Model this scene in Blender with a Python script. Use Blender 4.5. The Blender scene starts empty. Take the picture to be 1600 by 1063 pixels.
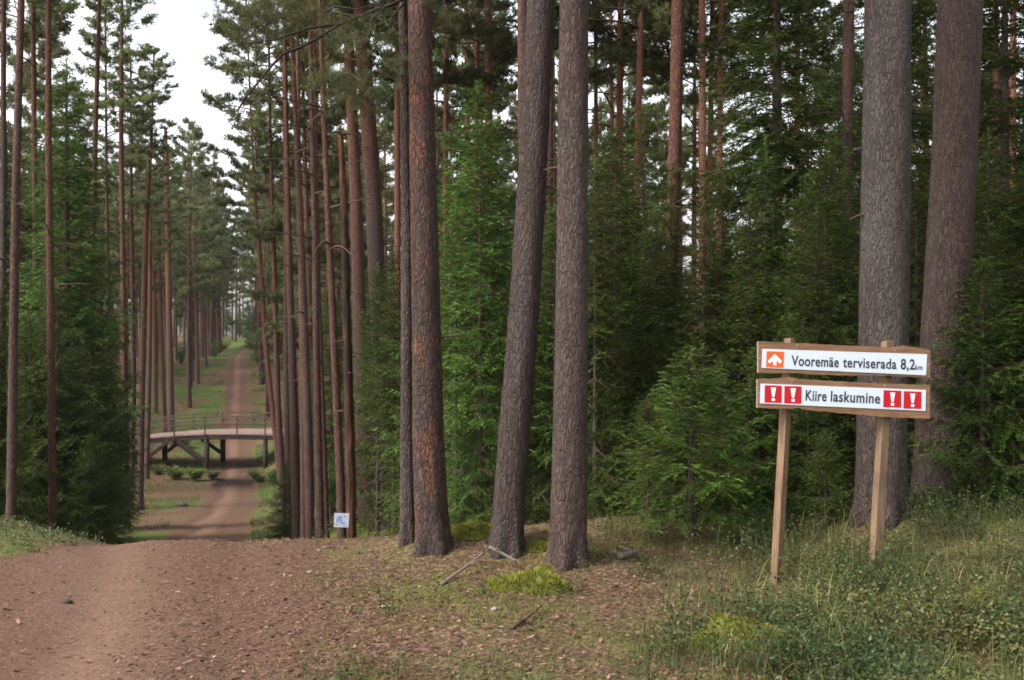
import bpy, math, random
import numpy as np
from mathutils import Vector, Matrix

R = math.radians
scene = bpy.context.scene
COL = scene.collection

# ------------------------------------------------------------------ camera
EYE = 1.6
F = 1556.0                      # focal length in pixels of the 1600 px wide photograph
cam_d = bpy.data.cameras.new("camera")
cam_d.sensor_width = 36.0
cam_d.lens = 36.0 * F / 1600.0
cam_d.clip_start = 0.05
cam_d.clip_end = 3000
cam = bpy.data.objects.new("camera", cam_d)
COL.objects.link(cam)
cam.location = (0, 0, EYE)
cam.rotation_euler = (R(90), 0, 0)
scene.camera = cam

# ------------------------------------------------------------------ light
SUN_EL, SUN_AZ = R(47), R(-118)          # behind the camera's left shoulder, through thin cloud
world = bpy.data.worlds.new("World")
scene.world = world
world.use_nodes = True
wn = world.node_tree.nodes
wl = world.node_tree.links
bg = wn["Background"]
sky = wn.new("ShaderNodeTexSky")
sky.sky_type = 'NISHITA'
sky.sun_disc = False
sky.sun_elevation = SUN_EL
sky.sun_rotation = SUN_AZ
sky.air_density = 1.0
sky.dust_density = 4.0
sky.ozone_density = 1.0
hs = wn.new("ShaderNodeHueSaturation")   # high thin cloud: the sky is nearly white
hs.inputs["Saturation"].default_value = 0.22
wl.new(sky.outputs[0], hs.inputs["Color"])
wl.new(hs.outputs[0], bg.inputs["Color"])
bg.inputs["Strength"].default_value = 0.15

sun_d = bpy.data.lights.new("sun", 'SUN')
sun_d.energy = 1.5
sun_d.angle = R(14)
sun_d.color = (1.0, 0.95, 0.88)
sun = bpy.data.objects.new("sun", sun_d)
COL.objects.link(sun)
S = Vector((math.sin(SUN_AZ) * math.cos(SUN_EL), math.cos(SUN_AZ) * math.cos(SUN_EL), math.sin(SUN_EL)))
sun.rotation_euler = S.to_track_quat('Z', 'Y').to_euler()
sun.location = S * 60

vs = scene.view_settings
vs.view_transform = 'Standard'
vs.look = 'None'
vs.exposure = 1.48
vs.gamma = 1.0
cy = scene.cycles
cy.max_bounces = 6
cy.diffuse_bounces = 4
cy.glossy_bounces = 2
cy.transmission_bounces = 4
cy.transparent_max_bounces = 4
cy.volume_bounces = 0
cy.caustics_reflective = False
cy.caustics_refractive = False
cy.use_denoising = True
cy.filter_width = 1.7

# ------------------------------------------------------------------ helpers
RNG = np.random.default_rng(7)


def hash2(ix, iy, seed):
    h = (ix.astype(np.int64) * 374761393 + iy.astype(np.int64) * 668265263 + seed * 974634541) & 0xFFFFFFFF
    h = ((h ^ (h >> 13)) * 1274126177) & 0xFFFFFFFF
    h = (h ^ (h >> 16)) & 0xFFFFFF
    return h / float(0xFFFFFF)


def vnoise(x, y, seed=0):
    x = np.asarray(x, float); y = np.asarray(y, float)
    ix = np.floor(x); iy = np.floor(y)
    fx = x - ix; fy = y - iy
    fx = fx * fx * (3 - 2 * fx); fy = fy * fy * (3 - 2 * fy)
    a = hash2(ix, iy, seed); b = hash2(ix + 1, iy, seed)
    c = hash2(ix, iy + 1, seed); d = hash2(ix + 1, iy + 1, seed)
    return (a * (1 - fx) + b * fx) * (1 - fy) + (c * (1 - fx) + d * fx) * fy


def fbm(x, y, seed=0, octaves=4):
    t = 0.0; amp = 0.5; s = 1.0
    for k in range(octaves):
        t = t + amp * (vnoise(np.asarray(x) * s, np.asarray(y) * s, seed + k * 17) - 0.5)
        amp *= 0.5; s *= 2.03
    return t


def sstep(a, b, x):
    t = np.clip((np.asarray(x, float) - a) / (b - a), 0, 1)
    return t * t * (3 - 2 * t)


def unit(v):
    return v / np.maximum(np.linalg.norm(v, axis=-1, keepdims=True), 1e-9)


class MB:
    """Collects vertex / face arrays, links them as one mesh object."""
    def __init__(self):
        self.v = []; self.q = []; self.t = []; self.qm = []; self.tm = []; self.tint = []; self.n = 0

    def add(self, v, f, mat=0, tint=0.5):
        v = np.asarray(v, float).reshape(-1, 3); f = np.asarray(f, np.int64)
        if len(v) == 0 or len(f) == 0:
            return
        self.v.append(v)
        self.tint.append(np.broadcast_to(np.asarray(tint, float), (len(v),)).copy())
        if f.shape[1] == 4:
            self.q.append(f + self.n); self.qm.append(np.full(len(f), mat))
        else:
            self.t.append(f + self.n); self.tm.append(np.full(len(f), mat))
        self.n += len(v)

    def poly(self, V, c=None):
        # a flat star-shaped outline as a fan round a point inside it
        V = np.asarray(V, float); n = len(V); c = V.mean(0) if c is None else np.asarray(c, float)
        j = np.arange(n)
        self.add(np.concatenate([V, c[None]]), np.stack([j, np.full(n, n), (j + 1) % n], -1))

    def mesh(self, name, mats, smooth=True, tint=True):
        me = bpy.data.meshes.new(name)
        V = np.concatenate(self.v)
        q = np.concatenate(self.q) if self.q else np.zeros((0, 4), np.int64)
        t = np.concatenate(self.t) if self.t else np.zeros((0, 3), np.int64)
        me.vertices.add(len(V)); me.vertices.foreach_set("co", V.astype(np.float32).ravel())
        nl = len(q) * 4 + len(t) * 3
        me.loops.add(nl)
        me.loops.foreach_set("vertex_index", np.concatenate([q.ravel(), t.ravel()]).astype(np.int32))
        me.polygons.add(len(q) + len(t))
        st = np.concatenate([np.arange(len(q)) * 4, len(q) * 4 + np.arange(len(t)) * 3]).astype(np.int32)
        me.polygons.foreach_set("loop_start", st)
        mi = np.concatenate((self.qm if self.q else [np.zeros(0, int)]) + (self.tm if self.t else [np.zeros(0, int)])).astype(np.int32)
        me.polygons.foreach_set("material_index", mi)
        me.polygons.foreach_set("use_smooth", np.full(len(q) + len(t), bool(smooth)))
        if tint:
            a = me.attributes.new("tint", 'FLOAT', 'POINT')
            a.data.foreach_set("value", np.concatenate(self.tint).astype(np.float32))
        me.update(calc_edges=True)
        me.validate(clean_customdata=False)
        for m in mats:
            me.materials.append(m)
        return me

    def build(self, name, mats, parent=None, smooth=True):
        return put(name, self.mesh(name, mats, smooth), parent)


def put(name, me, parent=None, loc=(0, 0, 0), rot=(0, 0, 0), scale=(1, 1, 1)):
    o = bpy.data.objects.new(name, me)
    COL.objects.link(o)
    o.location = loc; o.rotation_euler = rot; o.scale = scale
    if parent is not None:
        o.parent = parent
    return o


def tag(o, label=None, cat=None, group=None, kind=None):
    if label: o["label"] = label
    if cat: o["category"] = cat
    if group: o["group"] = group
    if kind: o["kind"] = kind
    return o


def empty(name, loc, label, cat, group=None, rz=0.0):
    o = bpy.data.objects.new(name, None)
    o.empty_display_size = 0.2
    COL.objects.link(o)
    o.location = loc; o.rotation_euler = (0, 0, rz)
    return tag(o, label, cat, group)


def tube(pts, rad, sides=8, cap=True):
    pts = np.asarray(pts, float); rad = np.asarray(rad, float)
    n = len(pts)
    tan = np.gradient(pts, axis=0) if n > 2 else np.repeat((pts[1] - pts[0])[None], 2, 0)
    tan = unit(tan)
    ref = np.array([0, 0, 1.0]) if abs(tan[0][2]) < 0.8 else np.array([1.0, 0, 0])
    s = unit(np.cross(tan, ref)); u = np.cross(s, tan)
    a = np.linspace(0, 2 * math.pi, sides, endpoint=False)
    ring = s[:, None, :] * np.cos(a)[None, :, None] + u[:, None, :] * np.sin(a)[None, :, None]
    V = (pts[:, None, :] + ring * rad[:, None, None]).reshape(-1, 3)
    i = np.arange(n - 1)[:, None] * sides
    j = np.arange(sides)[None, :]
    k = (j + 1) % sides
    f = np.stack([i + j, i + k, i + sides + k, i + sides + j], -1).reshape(-1, 4)
    if cap:
        V = np.concatenate([V, pts[-1:] + tan[-1:] * rad[-1] * 0.3, pts[:1]])
        top = (n - 1) * sides
        c1 = np.stack([top + j[0], top + k[0], np.full(sides, n * sides), np.full(sides, n * sides)], -1)
        return V, f, np.stack([top + j[0], top + k[0], np.full(sides, n * sides)], -1), np.stack([k[0], j[0], np.full(sides, n * sides + 1)], -1)
    return V, f


def add_tube(mb, pts, rad, sides=8, mat=0, tint=0.5, cap=True):
    if np.isscalar(rad): rad = np.full(len(pts), rad)
    if cap:
        V, f, c1, c2 = tube(pts, rad, sides, True)
        base = mb.n
        mb.add(V, f, mat, tint)
        mb.t.append(c1 + base); mb.tm.append(np.full(len(c1), mat))
        mb.t.append(c2 + base); mb.tm.append(np.full(len(c2), mat))
    else:
        V, f = tube(pts, rad, sides, False)
        mb.add(V, f, mat, tint)


def blades(mb, P, D, L, W, side, mat=0, tint=0.5, belly=0.42):
    """One rhombic leaf / needle bundle per row: base P, direction D, length L, width W."""
    P = np.asarray(P, float); n = len(P)
    if n == 0: return
    L = np.broadcast_to(L, (n,))[:, None]; W = np.broadcast_to(W, (n,))[:, None]
    mid = P + D * L * belly
    V = np.stack([P, mid + side * W * .5, P + D * L, mid - side * W * .5], 1).reshape(-1, 3)
    f = np.arange(n * 4).reshape(n, 4)
    ti = np.repeat(np.broadcast_to(tint, (n,)), 4)
    mb.add(V, f, mat, ti)


def box(mb, c, s, rot=None, mat=0, tint=0.5, jit=0.0):
    x, y, z = [k * .5 for k in s]
    V = np.array([[-x, -y, -z], [x, -y, -z], [x, y, -z], [-x, y, -z], [-x, -y, z], [x, -y, z], [x, y, z], [-x, y, z]])
    if jit: V = V + RNG.normal(0, jit, V.shape)
    if rot is not None: V = V @ np.array(rot).T
    f = np.array([[0, 3, 2, 1], [4, 5, 6, 7], [0, 1, 5, 4], [1, 2, 6, 5], [2, 3, 7, 6], [3, 0, 4, 7]])
    mb.add(V + np.asarray(c), f, mat, tint)


def beam(mb, a, b, w, h, mat=0, up=(0, 0, 1), tint=0.5):
    """A squared timber from a to b, bevelled a little along its edges."""
    a = np.asarray(a, float); b = np.asarray(b, float)
    d = unit(b - a); up = np.asarray(up, float)
    s = unit(np.cross(d, up)); u = np.cross(s, d)
    bw = min(w, h) * .12
    pr = np.array([[-w / 2 + bw, -h / 2], [w / 2 - bw, -h / 2], [w / 2, -h / 2 + bw], [w / 2, h / 2 - bw],
                   [w / 2 - bw, h / 2], [-w / 2 + bw, h / 2], [-w / 2, h / 2 - bw], [-w / 2, -h / 2 + bw]])
    ring = s[None] * pr[:, :1] + u[None] * pr[:, 1:]
    V = np.concatenate([a + ring, b + ring, a[None], b[None]])
    j = np.arange(8); k = (j + 1) % 8
    base = mb.n
    mb.add(V, np.stack([j, k, 8 + k, 8 + j], -1), mat, tint)
    for c in (np.stack([k, j, np.full(8, 16)], -1), np.stack([8 + j, 8 + k, np.full(8, 17)], -1)):
        mb.t.append(c + base); mb.tm.append(np.full(8, mat))


# ------------------------------------------------------------------ materials
class NT:
    def __init__(self, name):
        self.m = bpy.data.materials.new(name)
        self.m.use_nodes = True
        self.t = self.m.node_tree
        self.n = self.t.nodes; self.l = self.t.links
        self.bsdf = self.n["Principled BSDF"]
        self.out = self.n["Material Output"]

    def node(self, typ, **kw):
        x = self.n.new(typ)
        for k, v in kw.items(): setattr(x, k, v)
        return x

    def link(self, a, b): self.l.new(a, b)

    def coord(self, scale=(1, 1, 1), which="Object", rnd=False):
        tc = self.node("ShaderNodeTexCoord")
        mp = self.node("ShaderNodeMapping")
        mp.inputs["Scale"].default_value = scale
        self.link(tc.outputs[which], mp.inputs["Vector"])
        if rnd:
            oi = self.node("ShaderNodeObjectInfo")
            mm = self.node("ShaderNodeMath", operation='MULTIPLY'); mm.inputs[1].default_value = 37.0
            self.link(oi.outputs["Random"], mm.inputs[0])
            self.link(mm.outputs[0], mp.inputs["Location"])
        return mp.outputs[0]

    def noise(self, vec, scale, detail=4, rough=.55):
        x = self.node("ShaderNodeTexNoise")
        x.inputs["Scale"].default_value = scale; x.inputs["Detail"].default_value = detail
        x.inputs["Roughness"].default_value = rough
        if vec is not None: self.link(vec, x.inputs["Vector"])
        return x.outputs["Fac"]

    def voro(self, vec, scale, feature='F1', out="Distance"):
        x = self.node("ShaderNodeTexVoronoi", feature=feature)
        x.inputs["Scale"].default_value = scale
        if vec is not None: self.link(vec, x.inputs["Vector"])
        return x.outputs[out]

    def ramp(self, fac, *stops):
        x = self.node("ShaderNodeValToRGB")
        e = x.color_ramp.elements
        while len(e) > 1: e.remove(e[-1])
        for i, (p, c) in enumerate(stops):
            el = e[0] if i == 0 else e.new(p)
            el.position = p
            el.color = (c[0], c[1], c[2], 1) if hasattr(c, '__len__') else (c, c, c, 1)
        self.link(fac, x.inputs[0])
        return x.outputs[0]

    def mix(self, fac, a, b, mode='MIX'):
        x = self.node("ShaderNodeMix", data_type='RGBA', blend_type=mode)
        for sock, v in ((x.inputs[0], fac), (x.inputs[6], a), (x.inputs[7], b)):
            if hasattr(v, 'is_output'): self.link(v, sock)
            elif hasattr(v, '__len__'): sock.default_value = (v[0], v[1], v[2], 1)
            else: sock.default_value = v
        return x.outputs[2]

    def math(self, op, a, b=0.0, c=None, clamp=False):
        x = self.node("ShaderNodeMath", operation=op, use_clamp=clamp)
        for i, v in enumerate((a, b, c)):
            if v is None: continue
            if hasattr(v, 'is_output'): self.link(v, x.inputs[i])
            else: x.inputs[i].default_value = v
        return x.outputs[0]

    def attr(self, name):
        x = self.node("ShaderNodeAttribute", attribute_name=name)
        return x.outputs["Fac"]

    def bump(self, h, strength=.5, dist=.02):
        x = self.node("ShaderNodeBump")
        x.inputs["Strength"].default_value = strength; x.inputs["Distance"].default_value = dist
        self.link(h, x.inputs["Height"])
        self.link(x.outputs[0], self.bsdf.inputs["Normal"])

    def set(self, color=None, rough=.8, spec=.25):
        b = self.bsdf
        if hasattr(color, 'is_output'): self.link(color, b.inputs["Base Color"])
        elif color is not None: b.inputs["Base Color"].default_value = (*color, 1)
        b.inputs["Roughness"].default_value = rough
        b.inputs["Specular IOR Level"].default_value = spec
        return self.m


def leaf_mat(name, dark, light, tip, trans=.28, rough=.6, huevar=True):
    """Leaves and needles: colour runs with the mesh's 'tint' and differs from plant to plant; a share of the light passes through."""
    m = NT(name)
    c = m.ramp(m.attr("tint"), (0.0, dark), (0.55, light), (1.0, tip))
    if huevar:
        oi = m.node("ShaderNodeObjectInfo")
        hv = m.node("ShaderNodeHueSaturation")
        m.link(m.math('MULTIPLY_ADD', oi.outputs["Random"], .045, .475), hv.inputs["Hue"])
        m.link(m.math('MULTIPLY_ADD', oi.outputs["Random"], .75, .62), hv.inputs["Value"])
        m.link(c, hv.inputs["Color"]); c = hv.outputs[0]
    m.set(c, rough, .3)
    tr = m.node("ShaderNodeBsdfTranslucent")
    m.link(c, tr.inputs["Color"])
    mx = m.node("ShaderNodeMixShader"); mx.inputs[0].default_value = trans
    m.link(m.bsdf.outputs[0], mx.inputs[1]); m.link(tr.outputs[0], mx.inputs[2])
    m.link(mx.outputs[0], m.out.inputs["Surface"])
    return m.m


def bark_mat(name, plate=(.064, .046, .041), crack=(.024, .016, .014), lichen=(.13, .12, .112), orange=(.28, .118, .065),
             z0=5.0, z1=9.0, scale=48.0, patch=0.0, bumpd=.018, lich=.3):
    """Scots pine bark: vertical grey plates below, flaky orange above the height z0..z1 of the trunk."""
    m = NT(name)
    v = m.coord((1, 1, .25), rnd=True)
    vv = m.node("ShaderNodeVectorMath", operation='ADD')
    nz = m.node("ShaderNodeTexNoise"); nz.inputs["Scale"].default_value = scale * .6; nz.inputs["Detail"].default_value = 3
    m.link(v, nz.inputs["Vector"])
    sc = m.node("ShaderNodeVectorMath", operation='SCALE'); sc.inputs["Scale"].default_value = .05
    m.link(nz.outputs["Color"], sc.inputs[0])
    m.link(v, vv.inputs[0]); m.link(sc.outputs[0], vv.inputs[1])
    edge = m.voro(vv.outputs[0], scale, 'DISTANCE_TO_EDGE')
    cell = m.node("ShaderNodeTexVoronoi"); cell.inputs["Scale"].default_value = scale
    m.link(vv.outputs[0], cell.inputs["Vector"])
    cellv = m.ramp(cell.outputs["Color"], (0, 0.0), (1, 1.0))
    pl = m.ramp(edge, (0.0, 0.0), (0.07, .35), (0.22, 1.0))
    fine = m.noise(v, scale * 5, 5, .65)
    c = m.mix(pl, crack, plate)
    c = m.mix(m.math('MULTIPLY', cellv, .75), c, (plate[0] * 1.9, plate[1] * 1.75, plate[2] * 1.65))
    big = m.noise(v, 2.3, 3)
    c = m.mix(m.math('MULTIPLY', m.ramp(big, (.45, 0.0), (.68, 1.0)), lich), c, lichen)
    c = m.mix(m.ramp(fine, (.3, .55), (.62, 0.0)), c, (crack[0] * 1.3, crack[1] * 1.3, crack[2] * 1.3))
    tc = m.node("ShaderNodeTexCoord"); sp = m.node("ShaderNodeSeparateXYZ")
    m.link(tc.outputs["Object"], sp.inputs[0])
    zz = m.math('MULTIPLY_ADD', m.noise(v, 3.1, 4), 5.0, sp.outputs["Z"])
    o = m.node("ShaderNodeMapRange"); o.inputs["From Min"].default_value = z0 + 2.5; o.inputs["From Max"].default_value = z1 + 2.5
    m.link(zz, o.inputs["Value"])
    of = o.outputs[0]
    if patch:
        pn = m.noise(m.coord((1, 1, .45), rnd=True), 3.4, 5, .7)
        of = m.math('MAXIMUM', of, m.math('MULTIPLY', m.ramp(pn, (.50, 0.0), (.60, 1.0)), patch))
    flk = m.mix(m.noise(v, scale * 2.2, 5, .7), (orange[0] * .55, orange[1] * .5, orange[2] * .55), (orange[0] * 1.35, orange[1] * 1.4, orange[2] * 1.5))
    flk = m.mix(m.math('MULTIPLY', pl, .6), (crack[0] * 2, crack[1] * 1.7, crack[2] * 1.5), flk)
    c = m.mix(of, c, flk)
    oi = m.node("ShaderNodeObjectInfo")
    hv = m.node("ShaderNodeHueSaturation")
    m.link(m.math('MULTIPLY_ADD', oi.outputs["Random"], .45, .78), hv.inputs["Value"])
    m.link(c, hv.inputs["Color"])
    hgt = m.math('ADD', m.math('MULTIPLY', pl, 1.0), m.math('MULTIPLY', fine, .6))
    m.bump(hgt, .8, bumpd)
    return m.set(hv.outputs[0], .9, .15)


M = {}
M['bark_grey'] = bark_mat('bark_grey')
M['bark_silver'] = bark_mat('bark_silver', plate=(.066, .053, .048), crack=(.018, .014, .012), lichen=(.125, .122, .115), lich=.5, z0=7, z1=11)
M['bark_brown'] = bark_mat('bark_brown', plate=(.085, .053, .045), crack=(.024, .015, .012), z0=4.0, z1=10.0, lich=.2)
M['bark_rust'] = bark_mat('bark_rust', plate=(.105, .058, .046), crack=(.032, .017, .014), z0=1.5, z1=7.0, lich=.1, orange=(.26, .118, .072))
M['bark_orange'] = bark_mat('bark_orange', plate=(.20, .10, .07), crack=(.06, .028, .02), z0=-3, z1=2.0, lich=.1, orange=(.36, .175, .105), bumpd=.012)
M['bark_patch'] = bark_mat('bark_patch', patch=1.0, z0=2.6, z1=6.0)
M['bark_spruce'] = bark_mat('bark_spruce', plate=(.085, .06, .05), crack=(.03, .022, .018), z0=60, z1=80, scale=30, lich=.4)
M['needle_spruce'] = leaf_mat('needle_spruce', (.026, .046, .007), (.066, .112, .015), (.14, .205, .028), .32)
M['needle_sapling'] = leaf_mat('needle_sapling', (.045, .075, .012), (.10, .165, .024), (.19, .27, .04), .3)
M['needle_pine'] = leaf_mat('needle_pine', (.062, .076, .030), (.135, .158, .060), (.225, .24, .095), .5)
M['twig'] = NT('twig').set((.075, .05, .038), .9, .1)
M['dark_twig'] = NT('dark_twig').set((.03, .022, .018), .9, .1)
M['twig_grey'] = NT('twig_grey').set((.14, .115, .095), .9, .1)
M['limb'] = NT('limb').set((.085, .052, .04), .9, .1)
M['grass'] = leaf_mat('grass', (.040, .060, .012), (.088, .108, .026), (.27, .23, .10), .3, .55, False)
M['herb'] = leaf_mat('herb', (.018, .036, .010), (.042, .070, .017), (.13, .115, .036), .25, .5, False)
M['moss'] = leaf_mat('moss', (.07, .075, .012), (.17, .17, .022), (.26, .27, .04), .2, .8, False)
M['litter'] = leaf_mat('litter', (.04, .022, .015), (.135, .07, .044), (.32, .205, .145), .1, .8, False)
M['shrub_leaf'] = leaf_mat('shrub_leaf', (.035, .065, .02), (.08, .13, .035), (.24, .25, .05), .3)

# wood
def wood_mat(name, a, b, grain=(40, 40, 3), rough=.8, gap=.6):
    m = NT(name)
    v = m.coord(grain)
    n = m.noise(v, 1.0, 5, .6)
    c = m.mix(m.ramp(n, (.3, 0.0), (.7, 1.0)), a, b)
    k = m.noise(m.coord((3, 3, 3)), 1.3, 4, .6)
    c = m.mix(m.math('MULTIPLY', m.ramp(k, (.5, 0.0), (.75, 1.0)), gap), c, (a[0] * .6, a[1] * .62, a[2] * .7))
    m.bump(n, .4, .004)
    return m.set(c, rough, .25)

M['post_wood'] = wood_mat('post_wood', (.11, .064, .034), (.21, .135, .08), (60, 60, 4))
M['post_wood_pale'] = wood_mat('post_wood_pale', (.12, .075, .045), (.21, .14, .085), (60, 60, 4))
M['board_wood'] = wood_mat('board_wood', (.12, .062, .033), (.24, .135, .075), (5, 40, 60))
M['board_edge'] = wood_mat('board_edge', (.18, .13, .10), (.34, .27, .21), (5, 40, 60))
M['bridge_wood'] = wood_mat('bridge_wood', (.028, .018, .015), (.06, .04, .032), (8, 8, 8))
M['deck_wood'] = wood_mat('deck_wood', (.19, .125, .105), (.32, .225, .195), (2, 14, 2))
M['rail_wood'] = wood_mat('rail_wood', (.06, .042, .033), (.115, .082, .064), (6, 6, 6))
_p = NT('panel')
_n = _p.noise(_p.coord((3, 3, 9)), 4.0, 5, .65)
M['panel'] = _p.set(_p.mix(_p.ramp(_n, (.5, 0.0), (.75, .5)), (.50, .56, .64), (.40, .44, .46)), .4, .4)
M['steel'] = NT('steel').set((.25, .25, .26), .4, .5)
M['ink'] = NT('ink').set((.025, .027, .032), .5, .3)
M['orange'] = NT('orange').set((.62, .09, .008), .4, .4)
M['red'] = NT('red').set((.42, .004, .010), .4, .4)
M['white'] = NT('white').set((.80, .83, .87), .4, .4)
M['notice_white'] = NT('notice_white').set((.42, .45, .52), .5, .4)
M['notice_blue'] = NT('notice_blue').set((.17, .27, .46), .5, .4)
M['stone'] = wood_mat('stone', (.07, .05, .045), (.15, .115, .10), (6, 6, 6))
M['pale_stone'] = wood_mat('pale_stone', (.17, .13, .115), (.31, .25, .22), (30, 30, 30))

# ------------------------------------------------------------------ terrain
_ky = np.array([-400, -50, 3, 6.5, 8, 9, 11, 14, 20, 27, 36, 45, 52, 56, 62, 70, 80, 100, 115, 125, 150, 180, 210, 300, 900.])
_kz = np.array([.3, .1, .03, .01, -.03, -.20, -.74, -1.5, -2.72, -3.76, -4.8, -5.42, -5.67, -5.62, -5.2, -4.5, -3.5, -1.5, -.45, -.42, .05, 1.05, 1.9, 2.6, 3.0])
_fy = np.arange(-400, 900, .1)
_ft = np.interp(_fy, _ky, _kz)
def _smooth(a, w):
    k = np.ones(w) / w
    return np.convolve(np.pad(a, w, mode='edge'), k, 'same')[w:-w]
_far = _smooth(_smooth(_ft, 41), 41)
_near = _smooth(_ft, 7)
_ft = np.where(_fy < 12, _near, np.where(_fy < 16, _near + (_far - _near) * (_fy - 12) / 4, _far))
_fr = _smooth(np.interp(_fy, [-400, 0, 6, 8, 10, 14, 20, 30, 45, 60, 80, 120, 200, 300, 900],
                        [.3, .0, .02, .0, -.14, -.45, -.9, -1.7, -2.5, -2.6, -2.0, .2, 2.2, 3, 3]), 15)
_fl = _smooth(np.interp(_fy, [-400, 6.5, 8, 10, 12, 15, 20, 40, 50, 58, 70, 100, 140, 900], [0, .06, .12, .26, .46, .6, .6, .9, 1.7, 1.7, .9, .5, .8, 1.0]), 21)


def track_x(y):
    return -0.6 - 0.269 * np.asarray(y, float) + sstep(125, 190, y) * 3.0 - .5 * sstep(16, 26, y) * sstep(44, 32, y)


MOUNDS = []                      # soil heaved up round the feet of the near pines


def ground_z(x, y, fine=True):
    x = np.asarray(x, float); y = np.asarray(y, float)
    u = x - track_x(y)
    zt = np.interp(y, _fy, _ft)
    zr = np.interp(y, _fy, _fr)
    rl = np.interp(y, _fy, _fl)
    wr = np.interp(y, [10, 17, 45, 60, 90], [5.2, 9.5, 9.0, 6.0, 8.0])
    sr = sstep(1.0, wr, u)
    l0 = np.interp(y, [11, 16, 40, 60], [.55, 1.2, 4.3, 4.3]); l1 = np.interp(y, [11, 16, 40, 60], [2.2, 5.0, 8.5, 8.5])
    sl = sstep(0, 1, (-u - l0) / (l1 - l0))
    z = zt * (1 - sr) + zr * sr + rl * sl + .16 * sstep(1.6, 3.2, x) * sstep(9.5, 7.5, y) * sstep(5.4, 6.6, y)
    off = sstep(1.0, 2.2, np.abs(u))
    z = z + fbm(x * .55, y * .55, 3, 3) * .22 * off
    z = z + fbm(x * .05, y * .05, 9, 2) * 1.2 * sstep(8, 40, np.abs(u))
    if fine:
        z = z + fbm(x * 3.1, y * 3.1, 21, 3) * (.045 * off + .02)
        # wheel ruts and the trodden line
        z = z - .045 * np.exp(-((u + .45 + .15 * np.sin(y * .8)) / .24) ** 2) - .02 * np.exp(-((u - .55) / .22) ** 2)
        for mx, my in MOUNDS:
            z = z + .10 * np.exp(-((x - mx) ** 2 + (y - my) ** 2) / .16)
    return z


def gz(x, y):
    return float(ground_z(np.array([x]), np.array([y]))[0])


def at_depth(px, py, y):
    return np.array([(px - 800.) / F * y, y, EYE - (py - 531.5) / F * y])


def ground_hit(px, py, y0=3.0, y1=260.0):
    ys = np.arange(y0, y1, .03)
    xs = (px - 800.) / F * ys
    zr = EYE - (py - 531.5) / F * ys
    hit = np.nonzero(ground_z(xs, ys) >= zr)[0]
    y = ys[hit[0]] if len(hit) else y1
    return float((px - 800.) / F * y), float(y)


_m = [ground_hit(a, b) for a, b in ((676, 858), (790, 862), (888, 878), (606, 822), (573, 820))]
MOUNDS += [(x, y + .12) for x, y in _m] + [((1374 - 800.) / F * 7.75, 7.75), ((1459 - 800.) / F * 8.9, 8.9)]


def road_mask(x, y):
    u = x - track_x(y)
    wl_ = np.interp(y, [0, 6.6, 7.3, 8.2, 10, 20, 40, 70], [2.2, 1.5, 1.05, .62, .7, .95, .95, .8])
    wr_ = np.interp(y, [0, 5, 7, 9, 20, 40, 70], [.75, .95, 1.15, 1.0, 1.15, 1.1, .85])
    w = np.where(u < 0, wl_, wr_) + fbm(x * .9, y * .9, 31, 3) * .7
    e = np.interp(y, [0, 20, 60], [.3, .35, .6])
    return sstep(e, -e, np.abs(u) - w)


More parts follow.
